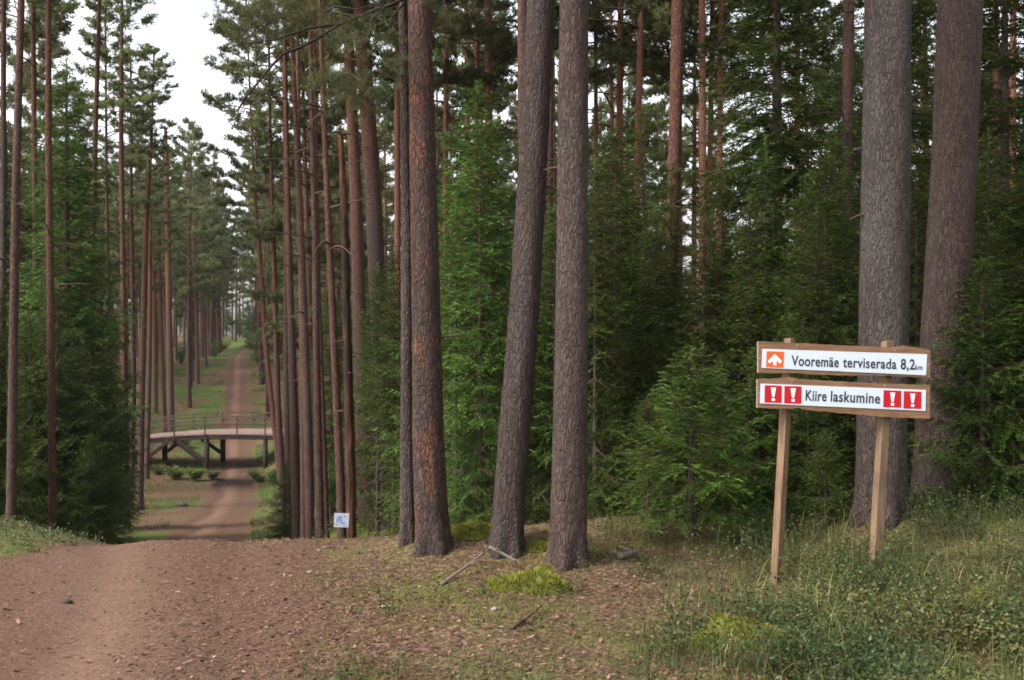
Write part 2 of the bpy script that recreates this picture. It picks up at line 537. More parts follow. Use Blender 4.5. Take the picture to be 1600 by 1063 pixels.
def build_ground():
    us = np.concatenate([-np.geomspace(300, 6.2, 60), np.linspace(-6, -3.05, 50), np.linspace(-3, 7.5, 250), np.linspace(7.6, 14, 50), np.geomspace(14.3, 300, 60)])
    ys = np.concatenate([np.linspace(-40, 1.6, 24), np.linspace(1.8, 11, 260), np.geomspace(11.05, 40, 190), np.geomspace(40.4, 230, 150), np.geomspace(235, 600, 30)])
    U, Y = np.meshgrid(us, ys)
    X = U + track_x(Y)
    Z = ground_z(X, Y)
    road = road_mask(X, Y)
    path = np.exp(-((U + .05) / .34) ** 2) * sstep(10, 26, Y) + np.exp(-((U + .35 + .2 * np.sin(Y)) / .38) ** 2) * sstep(13, 9, Y) * .8
    wet = np.exp(-((Y - 50.5) / 2.0) ** 2) * sstep(2.2, 1.2, np.abs(U)) * 1.3
    # greenness: verges and clearings green, under the trees brown litter and moss
    g = .5 + fbm(X * .5, Y * .5, 41, 4) * 1.5
    verge = sstep(4.5, 1.8, np.abs(U)) * sstep(11, 24, Y) * sstep(170, 120, Y) * (.35 + .65 * sstep(.35, .65, vnoise(X * .55, Y * .22, 45)))
    clear = sstep(-10, -7.0, U) * sstep(-1.0, -2.0, U) * sstep(48, 66, Y) * (.25 + .75 * sstep(.42, .62, vnoise(X * .28 + 3, Y * .14, 44)))
    lv = sstep(-.6, -1.2, U) * sstep(16, 9, Y) * sstep(6.3, 7.5, Y)
    rv = sstep(.8, 1.8, U) * sstep(11.5, 8, Y) * .5
    bot = sstep(3.4, 5.2, U + (6 - Y) * .25) * sstep(8.2, 6.5, Y) * .5
    green = np.clip(np.maximum.reduce([verge * .95, clear * 1.2, lv, rv, bot]) * (g + .25), 0, 1)
    plateau = sstep(112, 118, Y) * sstep(9, 5, np.abs(U))
    green = np.clip(np.maximum(green, plateau * .9), 0, 1) * (1 - road * (1 - plateau * .6))
    n, mcol = U.shape
    V = np.stack([X, Y, Z], -1).reshape(-1, 3)
    idx = np.arange(n * mcol).reshape(n, mcol)
    f = np.stack([idx[:-1, :-1], idx[:-1, 1:], idx[1:, 1:], idx[1:, :-1]], -1).reshape(-1, 4)
    rf = (road.ravel()[f].mean(1) > .5)
    attrs = dict(road=road, path=path, wet=wet, green=green)
    m = NT('forest_floor')
    v = m.coord((1, 1, 1), "Object")
    fine = m.noise(v, 26, 6, .7)
    med = m.noise(v, 5.5, 5, .62)
    spk = m.node("ShaderNodeTexVoronoi"); spk.inputs["Scale"].default_value = 42
    m.link(v, spk.inputs["Vector"])
    spc = m.ramp(spk.outputs["Color"], (0, 0.0), (1, 1.0))
    litter = m.ramp(fine, (.3, (.022, .014, .010)), (.45, (.075, .043, .027)), (.58, (.13, .075, .048)), (.72, (.22, .14, .10)))
    litter = m.mix(m.math('MULTIPLY', m.ramp(spc, (.72, 0.0), (.8, 1.0)), .55), litter, (.30, .185, .135))
    litter = m.mix(m.math('MULTIPLY', m.ramp(spc, (.2, 1.0), (.28, 0.0)), .6), litter, (.04, .024, .018))
    dirt = m.ramp(m.noise(v, 60, 5, .7), (.3, (.047, .026, .017)), (.5, (.100, .056, .037)), (.68, (.168, .098, .067)))
    dirt = m.mix(m.math('MULTIPLY', m.ramp(med, (.42, 0.0), (.66, 1.0)), .6), dirt, litter)
    trod = m.ramp(m.noise(v, 34, 4, .6), (.3, (.115, .066, .047)), (.7, (.185, .113, .083)))
    rd = m.mix(m.math('MULTIPLY', m.attr("path"), m.ramp(med, (.2, .55), (.7, 1.0)), clamp=True), dirt, trod)
    rd = m.mix(m.math('MULTIPLY', m.attr("wet"), .95, clamp=True), rd, (.022, .014, .012))
    gr = m.ramp(fine, (.3, (.024, .042, .010)), (.5, (.062, .098, .020)), (.7, (.12, .15, .042)))
    gr = m.mix(m.ramp(med, (.5, 0.0), (.66, .7)), gr, (.13, .10, .045))
    gr = m.mix(m.math('MULTIPLY', m.ramp(m.noise(v, .9, 5, .7), (.5, 0.0), (.62, 1.0)), .3), gr, litter)
    floor = m.mix(m.math('MULTIPLY', m.ramp(m.noise(v, 1.1, 4, .6), (.5, 0.0), (.62, 1.0)), .55), litter, m.ramp(fine, (.3, (.045, .045, .01)), (.7, (.13, .125, .025))))
    gf = m.math('ADD', m.attr("green"), m.math('MULTIPLY_ADD', med, .9, -.45))
    c = m.mix(m.ramp(gf, (.25, 0.0), (.6, 1.0)), floor, gr)
    rf_ = m.math('ADD', m.attr("road"), m.math('MULTIPLY_ADD', med, 1.0, -.5))
    c = m.mix(m.ramp(rf_, (.3, 0.0), (.62, 1.0)), c, rd)
    m.bump(m.math('ADD', m.math('MULTIPLY', fine, .7), m.math('MULTIPLY', spc, .3)), .8, .03)
    mat = m.set(c, .95, .1)
    for name, sel in (("ground", ~rf), ("dirt_track", rf)):
        ff = f[sel]
        used, inv = np.unique(ff, return_inverse=True)
        mb = MB(); mb.add(V[used], inv.reshape(-1, 4))
        me = mb.mesh(name, [mat], tint=False)
        for k, a in attrs.items():
            at = me.attributes.new(k, 'FLOAT', 'POINT')
            at.data.foreach_set("value", a.ravel()[used].astype(np.float32))
        # normals of the whole sheet, so that the two halves shade as one
        gx = np.gradient(Z, axis=1) ; gy = np.gradient(Z, axis=0)
        o = put(name, me)
        tag(o, None, None, None, 'structure')
        if name == "ground":
            tag(o, "uneven forest floor of brown needles, moss and grass under the pines", "ground")
        else:
            tag(o, "reddish brown dirt track dipping into the valley and climbing the far slope", "track")


build_ground()

# ------------------------------------------------------------------ tree builders
def pine_crown_mesh(seed, h=7.0, rad=2.3, tufts=1.0, big=1.0, nlimb=30):
    """Open Scots pine crown: limbs at all angles carrying flat clumps of needle tufts; origin at the crown's base on the trunk axis."""
    rg = np.random.default_rng(seed)
    mb = MB()
    az = rg.uniform(0, 6.28)
    TP = []; TD = []; TT = []
    for i in range(nlimb):
        t = (i + rg.uniform(0, .8)) / nlimb
        z = t * h * .97
        az += 2.4 + rg.normal(0, .35)
        L = rad * (1.02 - t) ** .55 * rg.uniform(.55, 1.15) * (.55 + .45 * min(1, t * 4 + .35))
        el = -.12 + .75 * t + rg.normal(0, .16)
        s = np.linspace(0, 1, 7)
        bend = rg.uniform(.1, .5)
        wob = rg.normal(0, .12)
        hr = L * s * math.cos(el)
        aa = az + wob * s * 2
        pts = np.stack([np.cos(aa) * hr, np.sin(aa) * hr, z + L * (s * math.sin(el) + bend * (s - .4) ** 2 * np.sign(s - .4))], -1)
        rr = (.010 + .009 * L) * (1 - .8 * s)
        add_tube(mb, pts, rr, 4, 0, cap=False)
        nsub = int(4 + L * 3.2)
        ctint = rg.uniform(.15, .8)
        for k in range(nsub):
            q = rg.uniform(.38, 1.0)
            b0 = np.array([np.interp(q, s, pts[:, c]) for c in range(3)])
            d = unit(pts[-1] - pts[0])
            sd = unit(np.cross(d, [0, 0, 1.]))
            dd = unit(d * rg.uniform(.2, 1.0) + sd * rg.normal(0, .8) + np.array([0, 0, rg.uniform(-.05, .5)]))
            l = rg.uniform(.25, .62) * (.5 + .28 * L) * (1.25 - .5 * q)
            b1 = b0 + dd * l
            add_tube(mb, np.array([b0, (b0 + b1) / 2 + [0, 0, .03], b1]), np.array([.011, .008, .005]), 3, 0, cap=False)
            nt = max(3, int((6 + 12 * l) * tufts))
            w = rg.uniform(.15, 1.08, nt)
            P = b0 + dd * l * w[:, None] + rg.normal(0, .075, (nt, 3)) * np.array([1, 1, .55])
            TP.append(P)
            TD.append(unit(dd[None] * .7 + rg.normal(0, .55, (nt, 3)) + np.array([0, 0, .45])))
            TT.append(np.clip(ctint + rg.normal(0, .16, nt), 0, 1))
    P = np.concatenate(TP); D = np.concatenate(TD); T = np.concatenate(TT)
    nb = 8
    P = np.repeat(P, nb, 0); T = np.repeat(T, nb)
    D = unit(np.repeat(D, nb, 0) + rg.normal(0, .62, (len(P), 3)))
    side = unit(np.cross(D, rg.normal(0, 1, (len(P), 3))))
    blades(mb, P, D, rg.uniform(.11, .21, len(P)) * big, rg.uniform(.024, .042, len(P)) * big, side, 1, np.clip(T + rg.normal(0, .1, len(P)), 0, 1))
    return mb.mesh("crown", [M['limb'], M['needle_pine']])


def spruce_crown_mesh(seed, H, Rm, z0, mats, step=.05, nl=.04, nw=.011, whorl=.27, dead=True, thin=1.0, young=False):
    """Norway spruce: whorls of drooping boughs, each with side twigs set with needles, bare dead boughs near the ground."""
    rg = np.random.default_rng(seed)
    mb = MB()
    z = .10 * H
    while z < H - .05:
        t = z / H
        live = z > z0
        nb = rg.integers(6, 10) if live else rg.integers(3, 6)
        a0 = rg.uniform(0, 6.28)
        for b in range(nb):
            az = a0 + b * 6.283 / nb + rg.normal(0, .25)
            zz = z + rg.uniform(-.5, .5) * whorl
            tt = min(max(zz / H, 0), .999)
            L = Rm * (1 - tt) ** .72 * rg.uniform(.62, 1.15) + .06
            if not live: L *= rg.uniform(.35, .8)
            elif tt < z0 / H + .12: L *= rg.uniform(.6, 1.0)
            el = -.38 + 1.1 * tt ** 1.5 + rg.normal(0, .10)
            if young: el += .28
            s = np.linspace(0, 1, 8)
            droop = rg.uniform(.10, .28) * (1 - tt)
            upt = rg.uniform(.05, .20)
            aa = az + rg.normal(0, .12) * s
            hr = L * s * math.cos(el)
            pts = np.stack([np.cos(aa) * hr, np.sin(aa) * hr, zz + L * (s * math.sin(el) - droop * np.sin(s * 2.4) + upt * s ** 3)], -1)
            add_tube(mb, pts, (.004 + .007 * L) * (1 - .75 * s), 3, 0, cap=False)
            d = unit(np.gradient(pts, axis=0))
            # side twigs
            tw = np.arange(.10 if live else .2, 1.0, (step if live else .14) / max(L, .15))
            m = len(tw)
            if m == 0: continue
            B = np.stack([np.interp(tw, s, pts[:, c]) for c in range(3)], -1)
            DD = unit(np.stack([np.interp(tw, s, d[:, c]) for c in range(3)], -1))
            sg = np.where((np.arange(m) + rg.integers(0, 2)) % 2 == 0, 1., -1.)
            SD = unit(np.cross(DD, [0, 0, 1.])) * sg[:, None]
            ll = np.minimum(.5, .52 * L * (1.02 - tw) ** .8 * np.minimum(1, .35 + tw * 2.2)) * rg.uniform(.55, 1.15, m) + .035
            TD = unit(DD * rg.uniform(.45, .8, m)[:, None] + SD * .8 + np.array([0, 0, 1.]) * rg.uniform(-.85, -.02, m)[:, None])
            if not live:
                blades(mb, B, TD, ll * 1.2, .007, unit(np.cross(TD, rg.normal(0, 1, (m, 3)))), 2, .5, .2)
                continue
            bt = rg.uniform(.1, .62)
            # needle bundles along each twig
            cnt = np.maximum(2, (ll / (nl * .62 / thin)).astype(int))
            rep = np.repeat(np.arange(m), cnt)
            pos = np.concatenate([(np.arange(c) + .4) / c for c in cnt])
            sag = np.array([0, 0, -.10]) * (pos ** 2)[:, None] * ll[rep][:, None]
            P = B[rep] + TD[rep] * (ll[rep] * pos)[:, None] + sag
            perp = unit(np.cross(TD[rep], [0, 0, 1.]) + rg.normal(0, .25, (len(rep), 3)))
            tip = np.clip(bt + rg.normal(0, .1, len(rep)) + .38 * sstep(.7, 1.0, pos) * sstep(.3, .9, tw[rep]), 0, 1)
            for sgn in (1., -1.):
                ND = unit(TD[rep] * .85 + perp * sgn * rg.uniform(.35, .8, len(rep))[:, None] + np.array([0, 0, 1.]) * rg.uniform(-.1, .3, len(rep))[:, None])
                sd = unit(np.cross(ND, np.array([0, 0, 1.]) + rg.normal(0, .5, (len(rep), 3))))
                blades(mb, P, ND, nl * rg.uniform(.8, 1.35, len(rep)), nw * rg.uniform(.8, 1.3, len(rep)), sd, 1, tip)
        z += whorl * (1.0 if live else 1.3) * rg.uniform(.75, 1.2) * (1 - .35 * t)
    # leader
    n = 14
    zz = np.linspace(H - .35, H + .02, n)
    P = np.stack([np.zeros(n), np.zeros(n), zz], -1); P = np.repeat(P, 4, 0)
    D = unit(rg.normal(0, .6, (len(P), 3)) + np.array([0, 0, .9]))
    blades(mb, P, D, nl * 1.2, nw, unit(np.cross(D, rg.normal(0, 1, (len(P), 3)))), 1, .7)
    return mb.mesh("crown", mats)


def straight_trunk_mesh(seed, H, r, mat, sides=14, dead=10, dz=(4, 11), lean=.012, name="trunk"):
    rg = np.random.default_rng(seed)
    z = np.concatenate([[-.35, 0, .12, .3, .6], np.linspace(1, H, 26)])
    ph = rg.uniform(0, 6.28, 2)
    P = np.stack([lean * H * .6 * np.sin(z / H * 3 + ph[0]) - lean * H * .6 * math.sin(ph[0]),
                  lean * H * .6 * np.sin(z / H * 2.4 + ph[1]) - lean * H * .6 * math.sin(ph[1]), z], -1)
    rad = r * ((1 - np.clip(z, 0, H) / H) ** .75 * .94 + .06) * (1 + .35 * np.exp(-np.clip(z, 0, 9) / .28))
    rad *= 1 + rg.normal(0, .02, len(z))
    mb = MB()
    add_tube(mb, P, rad, sides, 0)
    for k in range(dead):
        zz = rg.uniform(*dz)
        a = rg.uniform(0, 6.28); L = rg.uniform(.2, 1.3)
        b = np.array([np.interp(zz, z, P[:, 0]), np.interp(zz, z, P[:, 1]), zz])
        s = np.linspace(0, 1, 5)
        d = np.stack([np.cos(a + s * .3) * s * L, np.sin(a + s * .3) * s * L, L * (.1 * s - rg.uniform(0, .45) * s ** 2)], -1)
        add_tube(mb, b + d, .016 * (1 - .7 * s), 4, 1, cap=False)
    return mb.mesh(name, [mat, M['twig']]), P, z


CROWNS = [pine_crown_mesh(100 + i, h, r, tu, 1.0, n) for i, (h, r, tu, n) in enumerate(
    [(9.5, 2.9, 1.05, 47), (10.5, 2.6, 1.0, 49), (8.0, 3.2, 1.05, 43), (11.0, 3.0, .95, 52), (9.0, 2.4, 1.05, 45)])]
SPM = [M['twig'], M['needle_spruce'], M['twig_grey']]
SAM = [M['twig'], M['needle_sapling'], M['twig_grey']]
SPRUCE = {
    'big': [(8.0, spruce_crown_mesh(200 + i, 8.0, 1.75, 1.3, SPM, .050, .066, .0165, .24, thin=1.7)) for i in range(3)],
    'mid': [(5.0, spruce_crown_mesh(220 + i, 5.0, 1.35, .55, SPM, .042, .056, .0135, .20, thin=1.7)) for i in range(3)],
    'small': [(2.6, spruce_crown_mesh(240 + i, 2.6, .95, .2, SPM, .036, .044, .0105, .16, thin=1.6, young=True)) for i in range(2)],
    'sapling': [(1.5, spruce_crown_mesh(260 + i, 1.5, .62, .32, SAM, .030, .036, .0085, .14, thin=1.4, young=True)) for i in range(2)],
}
STEM = {k: [straight_trunk_mesh(300 + i * 7 + len(k), h, h * .011 + .006, M['bark_spruce'], 8, 0, lean=0.0)[0] for i, (h, _) in enumerate(v)] for k, v in SPRUCE.items()}
PTRUNK = [straight_trunk_mesh(400 + i, H, r, M[mt], 12, 12, (5, 12)) + (H,) for i, (H, r, mt) in enumerate(
    [(20, .15, 'bark_brown'), (21, .17, 'bark_rust'), (19, .13, 'bark_rust'), (22, .18, 'bark_brown'), (20, .14, 'bark_rust')])]


def spruce(kind, i, x, y, h, label, rz=None, name='spruce_tree', cat='spruce', group=None, wide=1.0):
    H, me = SPRUCE[kind][i % len(SPRUCE[kind])]
    k = h / H
    o = empty(name, (x, y, gz(x, y) - .03), label, cat, group, RNG.uniform(0, 6.28) if rz is None else rz)
    o.scale = (k * wide, k * wide, k)
    put("trunk", STEM[kind][i % len(STEM[kind])], o)
    put("crown", me, o)
    return o


def filler_pine(i, x, y, label, group, s=1.0, deep=1.28):
    me, P, z, H = PTRUNK[i % len(PTRUNK)]
    o = empty('pine_tree', (x, y, gz(x, y)), label, 'pine', group, RNG.uniform(0, 6.28))
    o.scale = (s, s, s)
    o.rotation_euler = (RNG.normal(0, .014), RNG.normal(0, .014), RNG.uniform(0, 6.28))
    put("trunk", me, o)
    c = CROWNS[i * 3 % len(CROWNS)]
    ch = [9.5, 10.5, 8.0, 11.0, 9.0][i * 3 % len(CROWNS)]
    k = deep * RNG.uniform(.85, 1.15)
    zc = H - ch * k + .1
    put("crown", c, o, (float(np.interp(zc, z, P[:, 0])), float(np.interp(zc, z, P[:, 1])), zc), (0, 0, RNG.uniform(0, 6.28)), (1, 1, k))
    return o


def traced_pine(label, pts, H=19.0, Y=None, mat='bark_brown', crown=0, hero=False, group=None, cbase=None, cscale=1.0, name='pine_tree', dead=6, broken=False, seed=0):
    """A pine standing where its foot meets the ground; girth, lean and bark follow the photograph."""
    rg = np.random.default_rng(900 + seed + int(pts[0][0]))
    pts = sorted(pts, key=lambda p: -p[1])
    if Y is None:
        bx, Y = ground_hit(pts[0][0], pts[0][1])
    p3 = np.array([at_depth(p[0], p[1], Y) for p in pts])
    w3 = np.array([p[2] / F * Y * .5 for p in pts])
    # foot
    z0 = p3[0][2]
    g = gz(p3[0][0], Y)
    dirb = (p3[1] - p3[0]) / max(1e-6, (p3[1][2] - p3[0][2]))
    foot = p3[0] + dirb * (g - z0)
    org = foot.copy(); org[2] = g
    zs = [g - .3, g]; xs = [foot[0] - dirb[0] * .3, foot[0]]; rs = [w3[0] * 1.03, w3[0]]
    for a, b in zip(p3, w3):
        if a[2] > zs[-1] + .25:
            zs.append(a[2]); xs.append(a[0]); rs.append(b)
    slope = (p3[-1][0] - p3[-2][0]) / (p3[-1][2] - p3[-2][2]) if len(p3) > 1 else 0
    ztop = g + H
    if not broken and zs[-1] < ztop - 1:
        zl, xl, rl = zs[-1], xs[-1], rs[-1]
        for f in (.33, .66, 1.0):
            zz = zl + (ztop - zl) * f
            zs.append(zz); xs.append(xl + slope * .5 * (zz - zl)); rs.append(max(.035, rl * (1 - f) ** .8))
    zs = np.array(zs); xs = np.array(xs); rs = np.array(rs)
    vis = EYE + 545. / F * Y + .3
    if hero:
        step = .035
        zz = np.concatenate([np.arange(zs[0], min(vis, zs[-1]), step), np.linspace(min(vis, zs[-1]) + .1, zs[-1], 24)]) if zs[-1] > vis else np.arange(zs[0], zs[-1], step)
        sides = 64
    else:
        zz = np.linspace(zs[0], zs[-1], 60); sides = 16
    zsm = np.interp
    X = np.interp(zz, zs, xs); r = np.interp(zz, zs, rs)
    if not hero:
        r *= 1 + rg.normal(0, .015, len(r))
    k = np.ones(9) / 9
    X = np.convolve(np.pad(X, 4, mode='edge'), k, 'valid'); r = np.convolve(np.pad(r, 4, mode='edge'), k, 'valid')
    ylean = rg.normal(0, .008)
    r = r * (1 + .16 * np.exp(-np.maximum(zz - g, 0) / .10))
    P = np.stack([X - org[0], ylean * (zz - g), zz - g], -1)
    mb = MB()
    if hero:
        V, f, c1, c2 = tube(P, r, sides, True)
        nr = len(zz) * sides
        ang = np.tile(np.arange(sides) / sides * 6.283, len(zz))
        z_ = np.repeat(zz - g, sides); rr_ = np.repeat(r, sides)
        # bark plates as relief: ridged noise stretched along the trunk, periodic round it
        cx, sx = np.cos(ang), np.sin(ang)
        q1 = vnoise(cx * 16 + sx * 6 + seed * 9.1, z_ * 9 + sx * 12, 5) ; q2 = vnoise(sx * 20 - cx * 8 + 40, z_ * 13 + cx * 11, 8)
        q3 = vnoise(cx * 16 + 70, z_ * 16 + sx * 14, 11)
        ridg = (1 - np.abs(q1 * 2 - 1)) * .5 + (1 - np.abs(q2 * 2 - 1)) * .35 + q3 * .25
        flare = np.exp(-np.maximum(z_, 0) / .18) * (.14 * np.sin(ang * 5 + seed) + .08 * np.sin(ang * 3 + 1 + seed))
        disp = (ridg - .62) * .009 + fbm(cx * 1.6 + seed, z_ * .8 + sx, 13, 2) * .05 * rr_ + flare * rr_
        ctr = np.repeat(P, sides, 0)
        nrm = unit(V[:nr] - ctr)
        V[:nr] += nrm * disp[:, None]
        mb.add(V, f, 0)
        for c in (c1, c2):
            mb.t.append(c); mb.tm.append(np.zeros(len(c), int))
    else:
        add_tube(mb, P, r, sides, 0)
    for i in range(dead):
        q = rg.uniform(.18, .62) * (zz[-1] - g)
        if hero: q = rg.uniform(1.2, 9)
        b = np.array([np.interp(q, zz - g, P[:, c]) for c in range(3)])
        rad = np.interp(q, zz - g, r)
        a = rg.uniform(0, 6.28); L = rg.uniform(.06, .25) if hero else rg.uniform(.15, 1.0)
        s = np.linspace(0, 1, 5)
        o_ = np.stack([np.cos(a) * (rad * .8 + s * L), np.sin(a) * (rad * .8 + s * L), L * (.15 * s - rg.uniform(0, .5) * s ** 2)], -1)
        add_tube(mb, b + o_, .014 * (1 - .6 * s), 5, 1)
    root = empty(name, org, label, 'dead tree' if broken else 'pine', group)
    tr = mb.build("trunk", [M[mat] if isinstance(mat, str) else mat, M['twig']], root)
    if not broken:
        ch = [9.5, 10.5, 8.0, 11.0, 9.0][crown % 5] * cscale
        zc = H - ch + .1 if cbase is None else cbase
        pc = [float(np.interp(zc, zz - g, P[:, c])) for c in range(3)]
        put("crown", CROWNS[crown % 5], root, pc, (0, 0, rg.uniform(0, 6.28)), (cscale, cscale, cscale))
    return root, Y


# ------------------------------------------------------------------ the near pines
heroes = []
C_root, C_Y = traced_pine("thick pine with orange peeling patches on its grey trunk, beside the dirt track",
    [(676, 858, 53), (669, 690, 49), (666, 500, 45), (660, 250, 40), (655, 0, 37)], 20, None, 'bark_patch', 0, True, seed=1)
D_root, D_Y = traced_pine("stout dark grey pine leaning to the right with the fallen branch at its foot",
    [(790, 862, 50), (803, 680, 48), (818, 500, 47), (836, 200, 44), (845, 0, 42)], 20, None, 'bark_grey', 1, True, seed=2)
F_root, F_Y = traced_pine("straight grey-mauve pine behind the yellow-green moss mound",
    [(888, 878, 58), (891, 680, 54), (893, 500, 51), (895, 250, 48), (897, 0, 45)], 21, None, 'bark_grey', 2, True, seed=3)
H_root, H_Y = traced_pine("thick silvery grey pine directly behind the trail sign",
    [(1374, 885, 78), (1378, 700, 75), (1383, 500, 74), (1388, 250, 73), (1392, 0, 69)], 21, 7.75, 'bark_silver', 3, True, seed=4)
I_root, I_Y = traced_pine("thick dark brown pine leaning right, behind the right end of the trail sign",
    [(1459, 850, 76), (1470, 640, 70), (1478, 500, 69), (1493, 250, 66), (1503, 0, 66)], 20, 8.9, 'bark_grey', 4, True, seed=5)
A_root, A_Y = traced_pine("dark grey pine left of the orange-patched pine, leaning toward the track",
    [(606, 822, 35), (597, 610, 30), (583, 310, 25), (562, 0, 23)], 20, None, 'bark_grey', 1, True, seed=6)
K_root, K_Y = traced_pine("brown pine just right of the orange dead snag",
    [(573, 820, 26), (565, 610, 22), (557, 310, 19), (543, 0, 14)], 19, None, 'bark_brown', 2, True, seed=7)
traced_pine("narrow dark pine half hidden behind the orange-patched pine",
    [(637, 848, 25), (636, 610, 20), (635, 310, 17), (629, 0, 14)], 19, None, 'bark_grey', 3, True, seed=8)
traced_pine("slim reddish pine tucked behind the leaning dark pine",
    [(823, 822, 17), (820, 500, 16), (817, 200, 17), (817, 0, 17)], 19, 12.5, 'bark_brown', 0, seed=9)
traced_pine("thin dark pine left of the straight grey-mauve pine",
    [(857, 800, 12), (858, 400, 11), (859, 200, 10)], 17, 14.0, 'bark_brown', 4, seed=10)
traced_pine("red-brown pine standing alone among the spruces left of the trail sign",
    [(1029, 800, 19), (1038, 640, 19), (1050, 400, 20), (1060, 0, 21)], 20, 13.0, 'bark_rust', 1, seed=11)
traced_pine("slim brown pine left of the silvery pine, rising from the spruces",
    [(1316, 790, 18), (1320, 400, 17), (1325, 0, 17)], 19, 12.0, 'bark_brown', 2, seed=12)

# ---- the row of pines along the right side of the track
row = [
    ("pine with an orange-tinged trunk standing left of the orange snag", [(534, 806, 14), (526, 610, 12), (515, 370, 11), (507, 188, 8), (500, 0, 6)], 'bark_rust'),
    ("pine in the track row, left of the small white notice", [(500, 806, 14), (495, 610, 12), (493, 350, 9), (487, 188, 8), (485, 0, 6)], 'bark_brown'),
    ("second pine leftward from the small white notice in the track row", [(484, 804, 15), (480, 610, 13), (470, 350, 11), (463, 188, 8), (454, 0, 6)], 'bark_brown'),
    ("thin rusty pine squeezed against the pine left of the white notice", [(510, 800, 9), (503, 600, 8), (497, 400, 7)], 'bark_rust'),
    ("thicker pine above the dark spruce bush beside the track", [(463, 772, 16), (458, 600, 13), (452, 400, 10), (448, 200, 7), (444, 0, 5)], 'bark_brown'),
    ("thin pine directly right of the thicker pine above the dark bush", [(474, 790, 10), (472, 600, 9), (468, 376, 8), (464, 188, 6)], 'bark_rust'),
    ("pine left of the thicker pine above the dark bush", [(453, 768, 13), (448, 663, 11), (447, 376, 8), (444, 188, 6)], 'bark_brown'),
    ("reddish pine next to the right end of the footbridge", [(443, 762, 11), (435, 663, 10), (428, 376, 7), (424, 260, 5)], 'bark_rust'),
    ("leaning pine at the very end of the footbridge deck", [(439, 757, 9), (430, 673, 9), (417, 560, 8), (405, 376, 6), (398, 293, 4)], 'bark_rust'),
]
ROWY = [12.6, 15.0, 17.0, 16.2, 24.0, 21.0, 27.0, 33.0, 40.0]
for i, (lb, pt, mt) in enumerate(row):
    traced_pine(lb, pt, [18, 18.5, 19, 17, 20, 18, 20, 20, 21][i], ROWY[i], mt, i, cscale=[.5, .5, .55, .5, .6, .55, .65, .8, .85][i], seed=20 + i, group="pines in the row right of the track", dead=12)

# burnt and split snag
m = NT('snag_wood')
tc = m.node("ShaderNodeTexCoord"); sp = m.node("ShaderNodeSeparateXYZ"); m.link(tc.outputs["Object"], sp.inputs[0])
nn = m.noise(m.coord((6, 6, .9)), 2.2, 5, .65)
zz_ = m.math('MULTIPLY_ADD', nn, 1.6, sp.outputs["Z"])
burn = m.ramp(m.math('DIVIDE', zz_, 6.0), (.33, 0.0), (.52, 1.0), (.78, 1.0), (.86, 0.0))
wood = m.ramp(m.noise(m.coord((20, 20, 1.5)), 2.0, 5, .7), (.36, (.018, .011, .009)), (.52, (.06, .028, .018)), (.64, (.12, .052, .026)), (.78, (.22, .088, .036)))
m.bump(nn, .7, .03)
sn = m.noise(m.coord((5, 5, 1.2)), 3.0, 5, .7)
burn = m.math('MULTIPLY', burn, m.ramp(sn, (.40, 1.0), (.62, .25)))
m.set(m.mix(burn, wood, (.014, .011, .010)), .85, .15)
traced_pine("dead orange-brown snag, charred black halfway up, broken at the top",
    [(549, 815, 15), (547, 700, 15), (541, 450, 12), (538, 310, 11), (533, 209, 7)], 5.2, 12.2, m.m, 0, True, broken=True, name='dead_snag', dead=9, seed=31)

# ---- pines deeper in the wood on the right, lit trunks
deep = [
    (697, 30, 9, "thin orange pine trunk in the gap right of the orange-patched pine"),
    (731, 33, 9, "orange pine deep in the wood, leftmost of three between the patched and the leaning pine"),
    (745, 27, 10, "orange pine deep in the wood, middle of three between the patched and the leaning pine"),
    (763, 25, 13, "thick orange pine deep in the wood, left of the leaning dark pine"),
    (931, 28, 7, "thin pine just right of the straight grey-mauve pine"),
    (955, 34, 7, "thin dark pine in the sky gap right of the grey-mauve pine"),
    (968, 26, 11, "orange-topped pine above the dark spruces in the middle of the wood"),
    (998, 24, 11, "slender pale orange pine, spotted trunk, left of the lone red-brown pine"),
    (1062, 28, 9, "thin orange pine directly behind the lone red-brown pine"),
    (1097, 23, 12, "bright orange pine beside the open sky, left of the tall dark spruce"),
    (1110, 26, 9, "thin dark orange pine leaning between two orange pines by the open sky"),
    (1127, 24, 10, "reddish pine right of the bright orange pine by the open sky"),
    (1246, 30, 9, "dim pine behind the tall dark spruce"),
    (1556, 26, 10, "pale orange pine right of the thick dark brown pine"),
    (1583, 23, 11, "reddish pine near the photo's right edge"),
    (1599, 27, 9, "orange pine cut by the photo's right edge"),
    (1448, 30, 8, "thin pine seen between the two thick trunks behind the sign"),
    (620, 24, 10, "orange pine between the dark grey pine and the narrow dark pine"),
]
for i, (px, Y, w, lb) in enumerate(deep):
    lean = RNG.normal(2, 6)
    traced_pine(lb, [(px - lean, 640, w * 1.1), (px - lean * .6, 400, w), (px, 100, w * .9), (px + lean * .4, 0, w * .85)], [19, 20, 18, 21, 20][i % 5], Y, 'bark_orange', i, seed=50 + i, group="pines deep in the right-hand wood", dead=7)

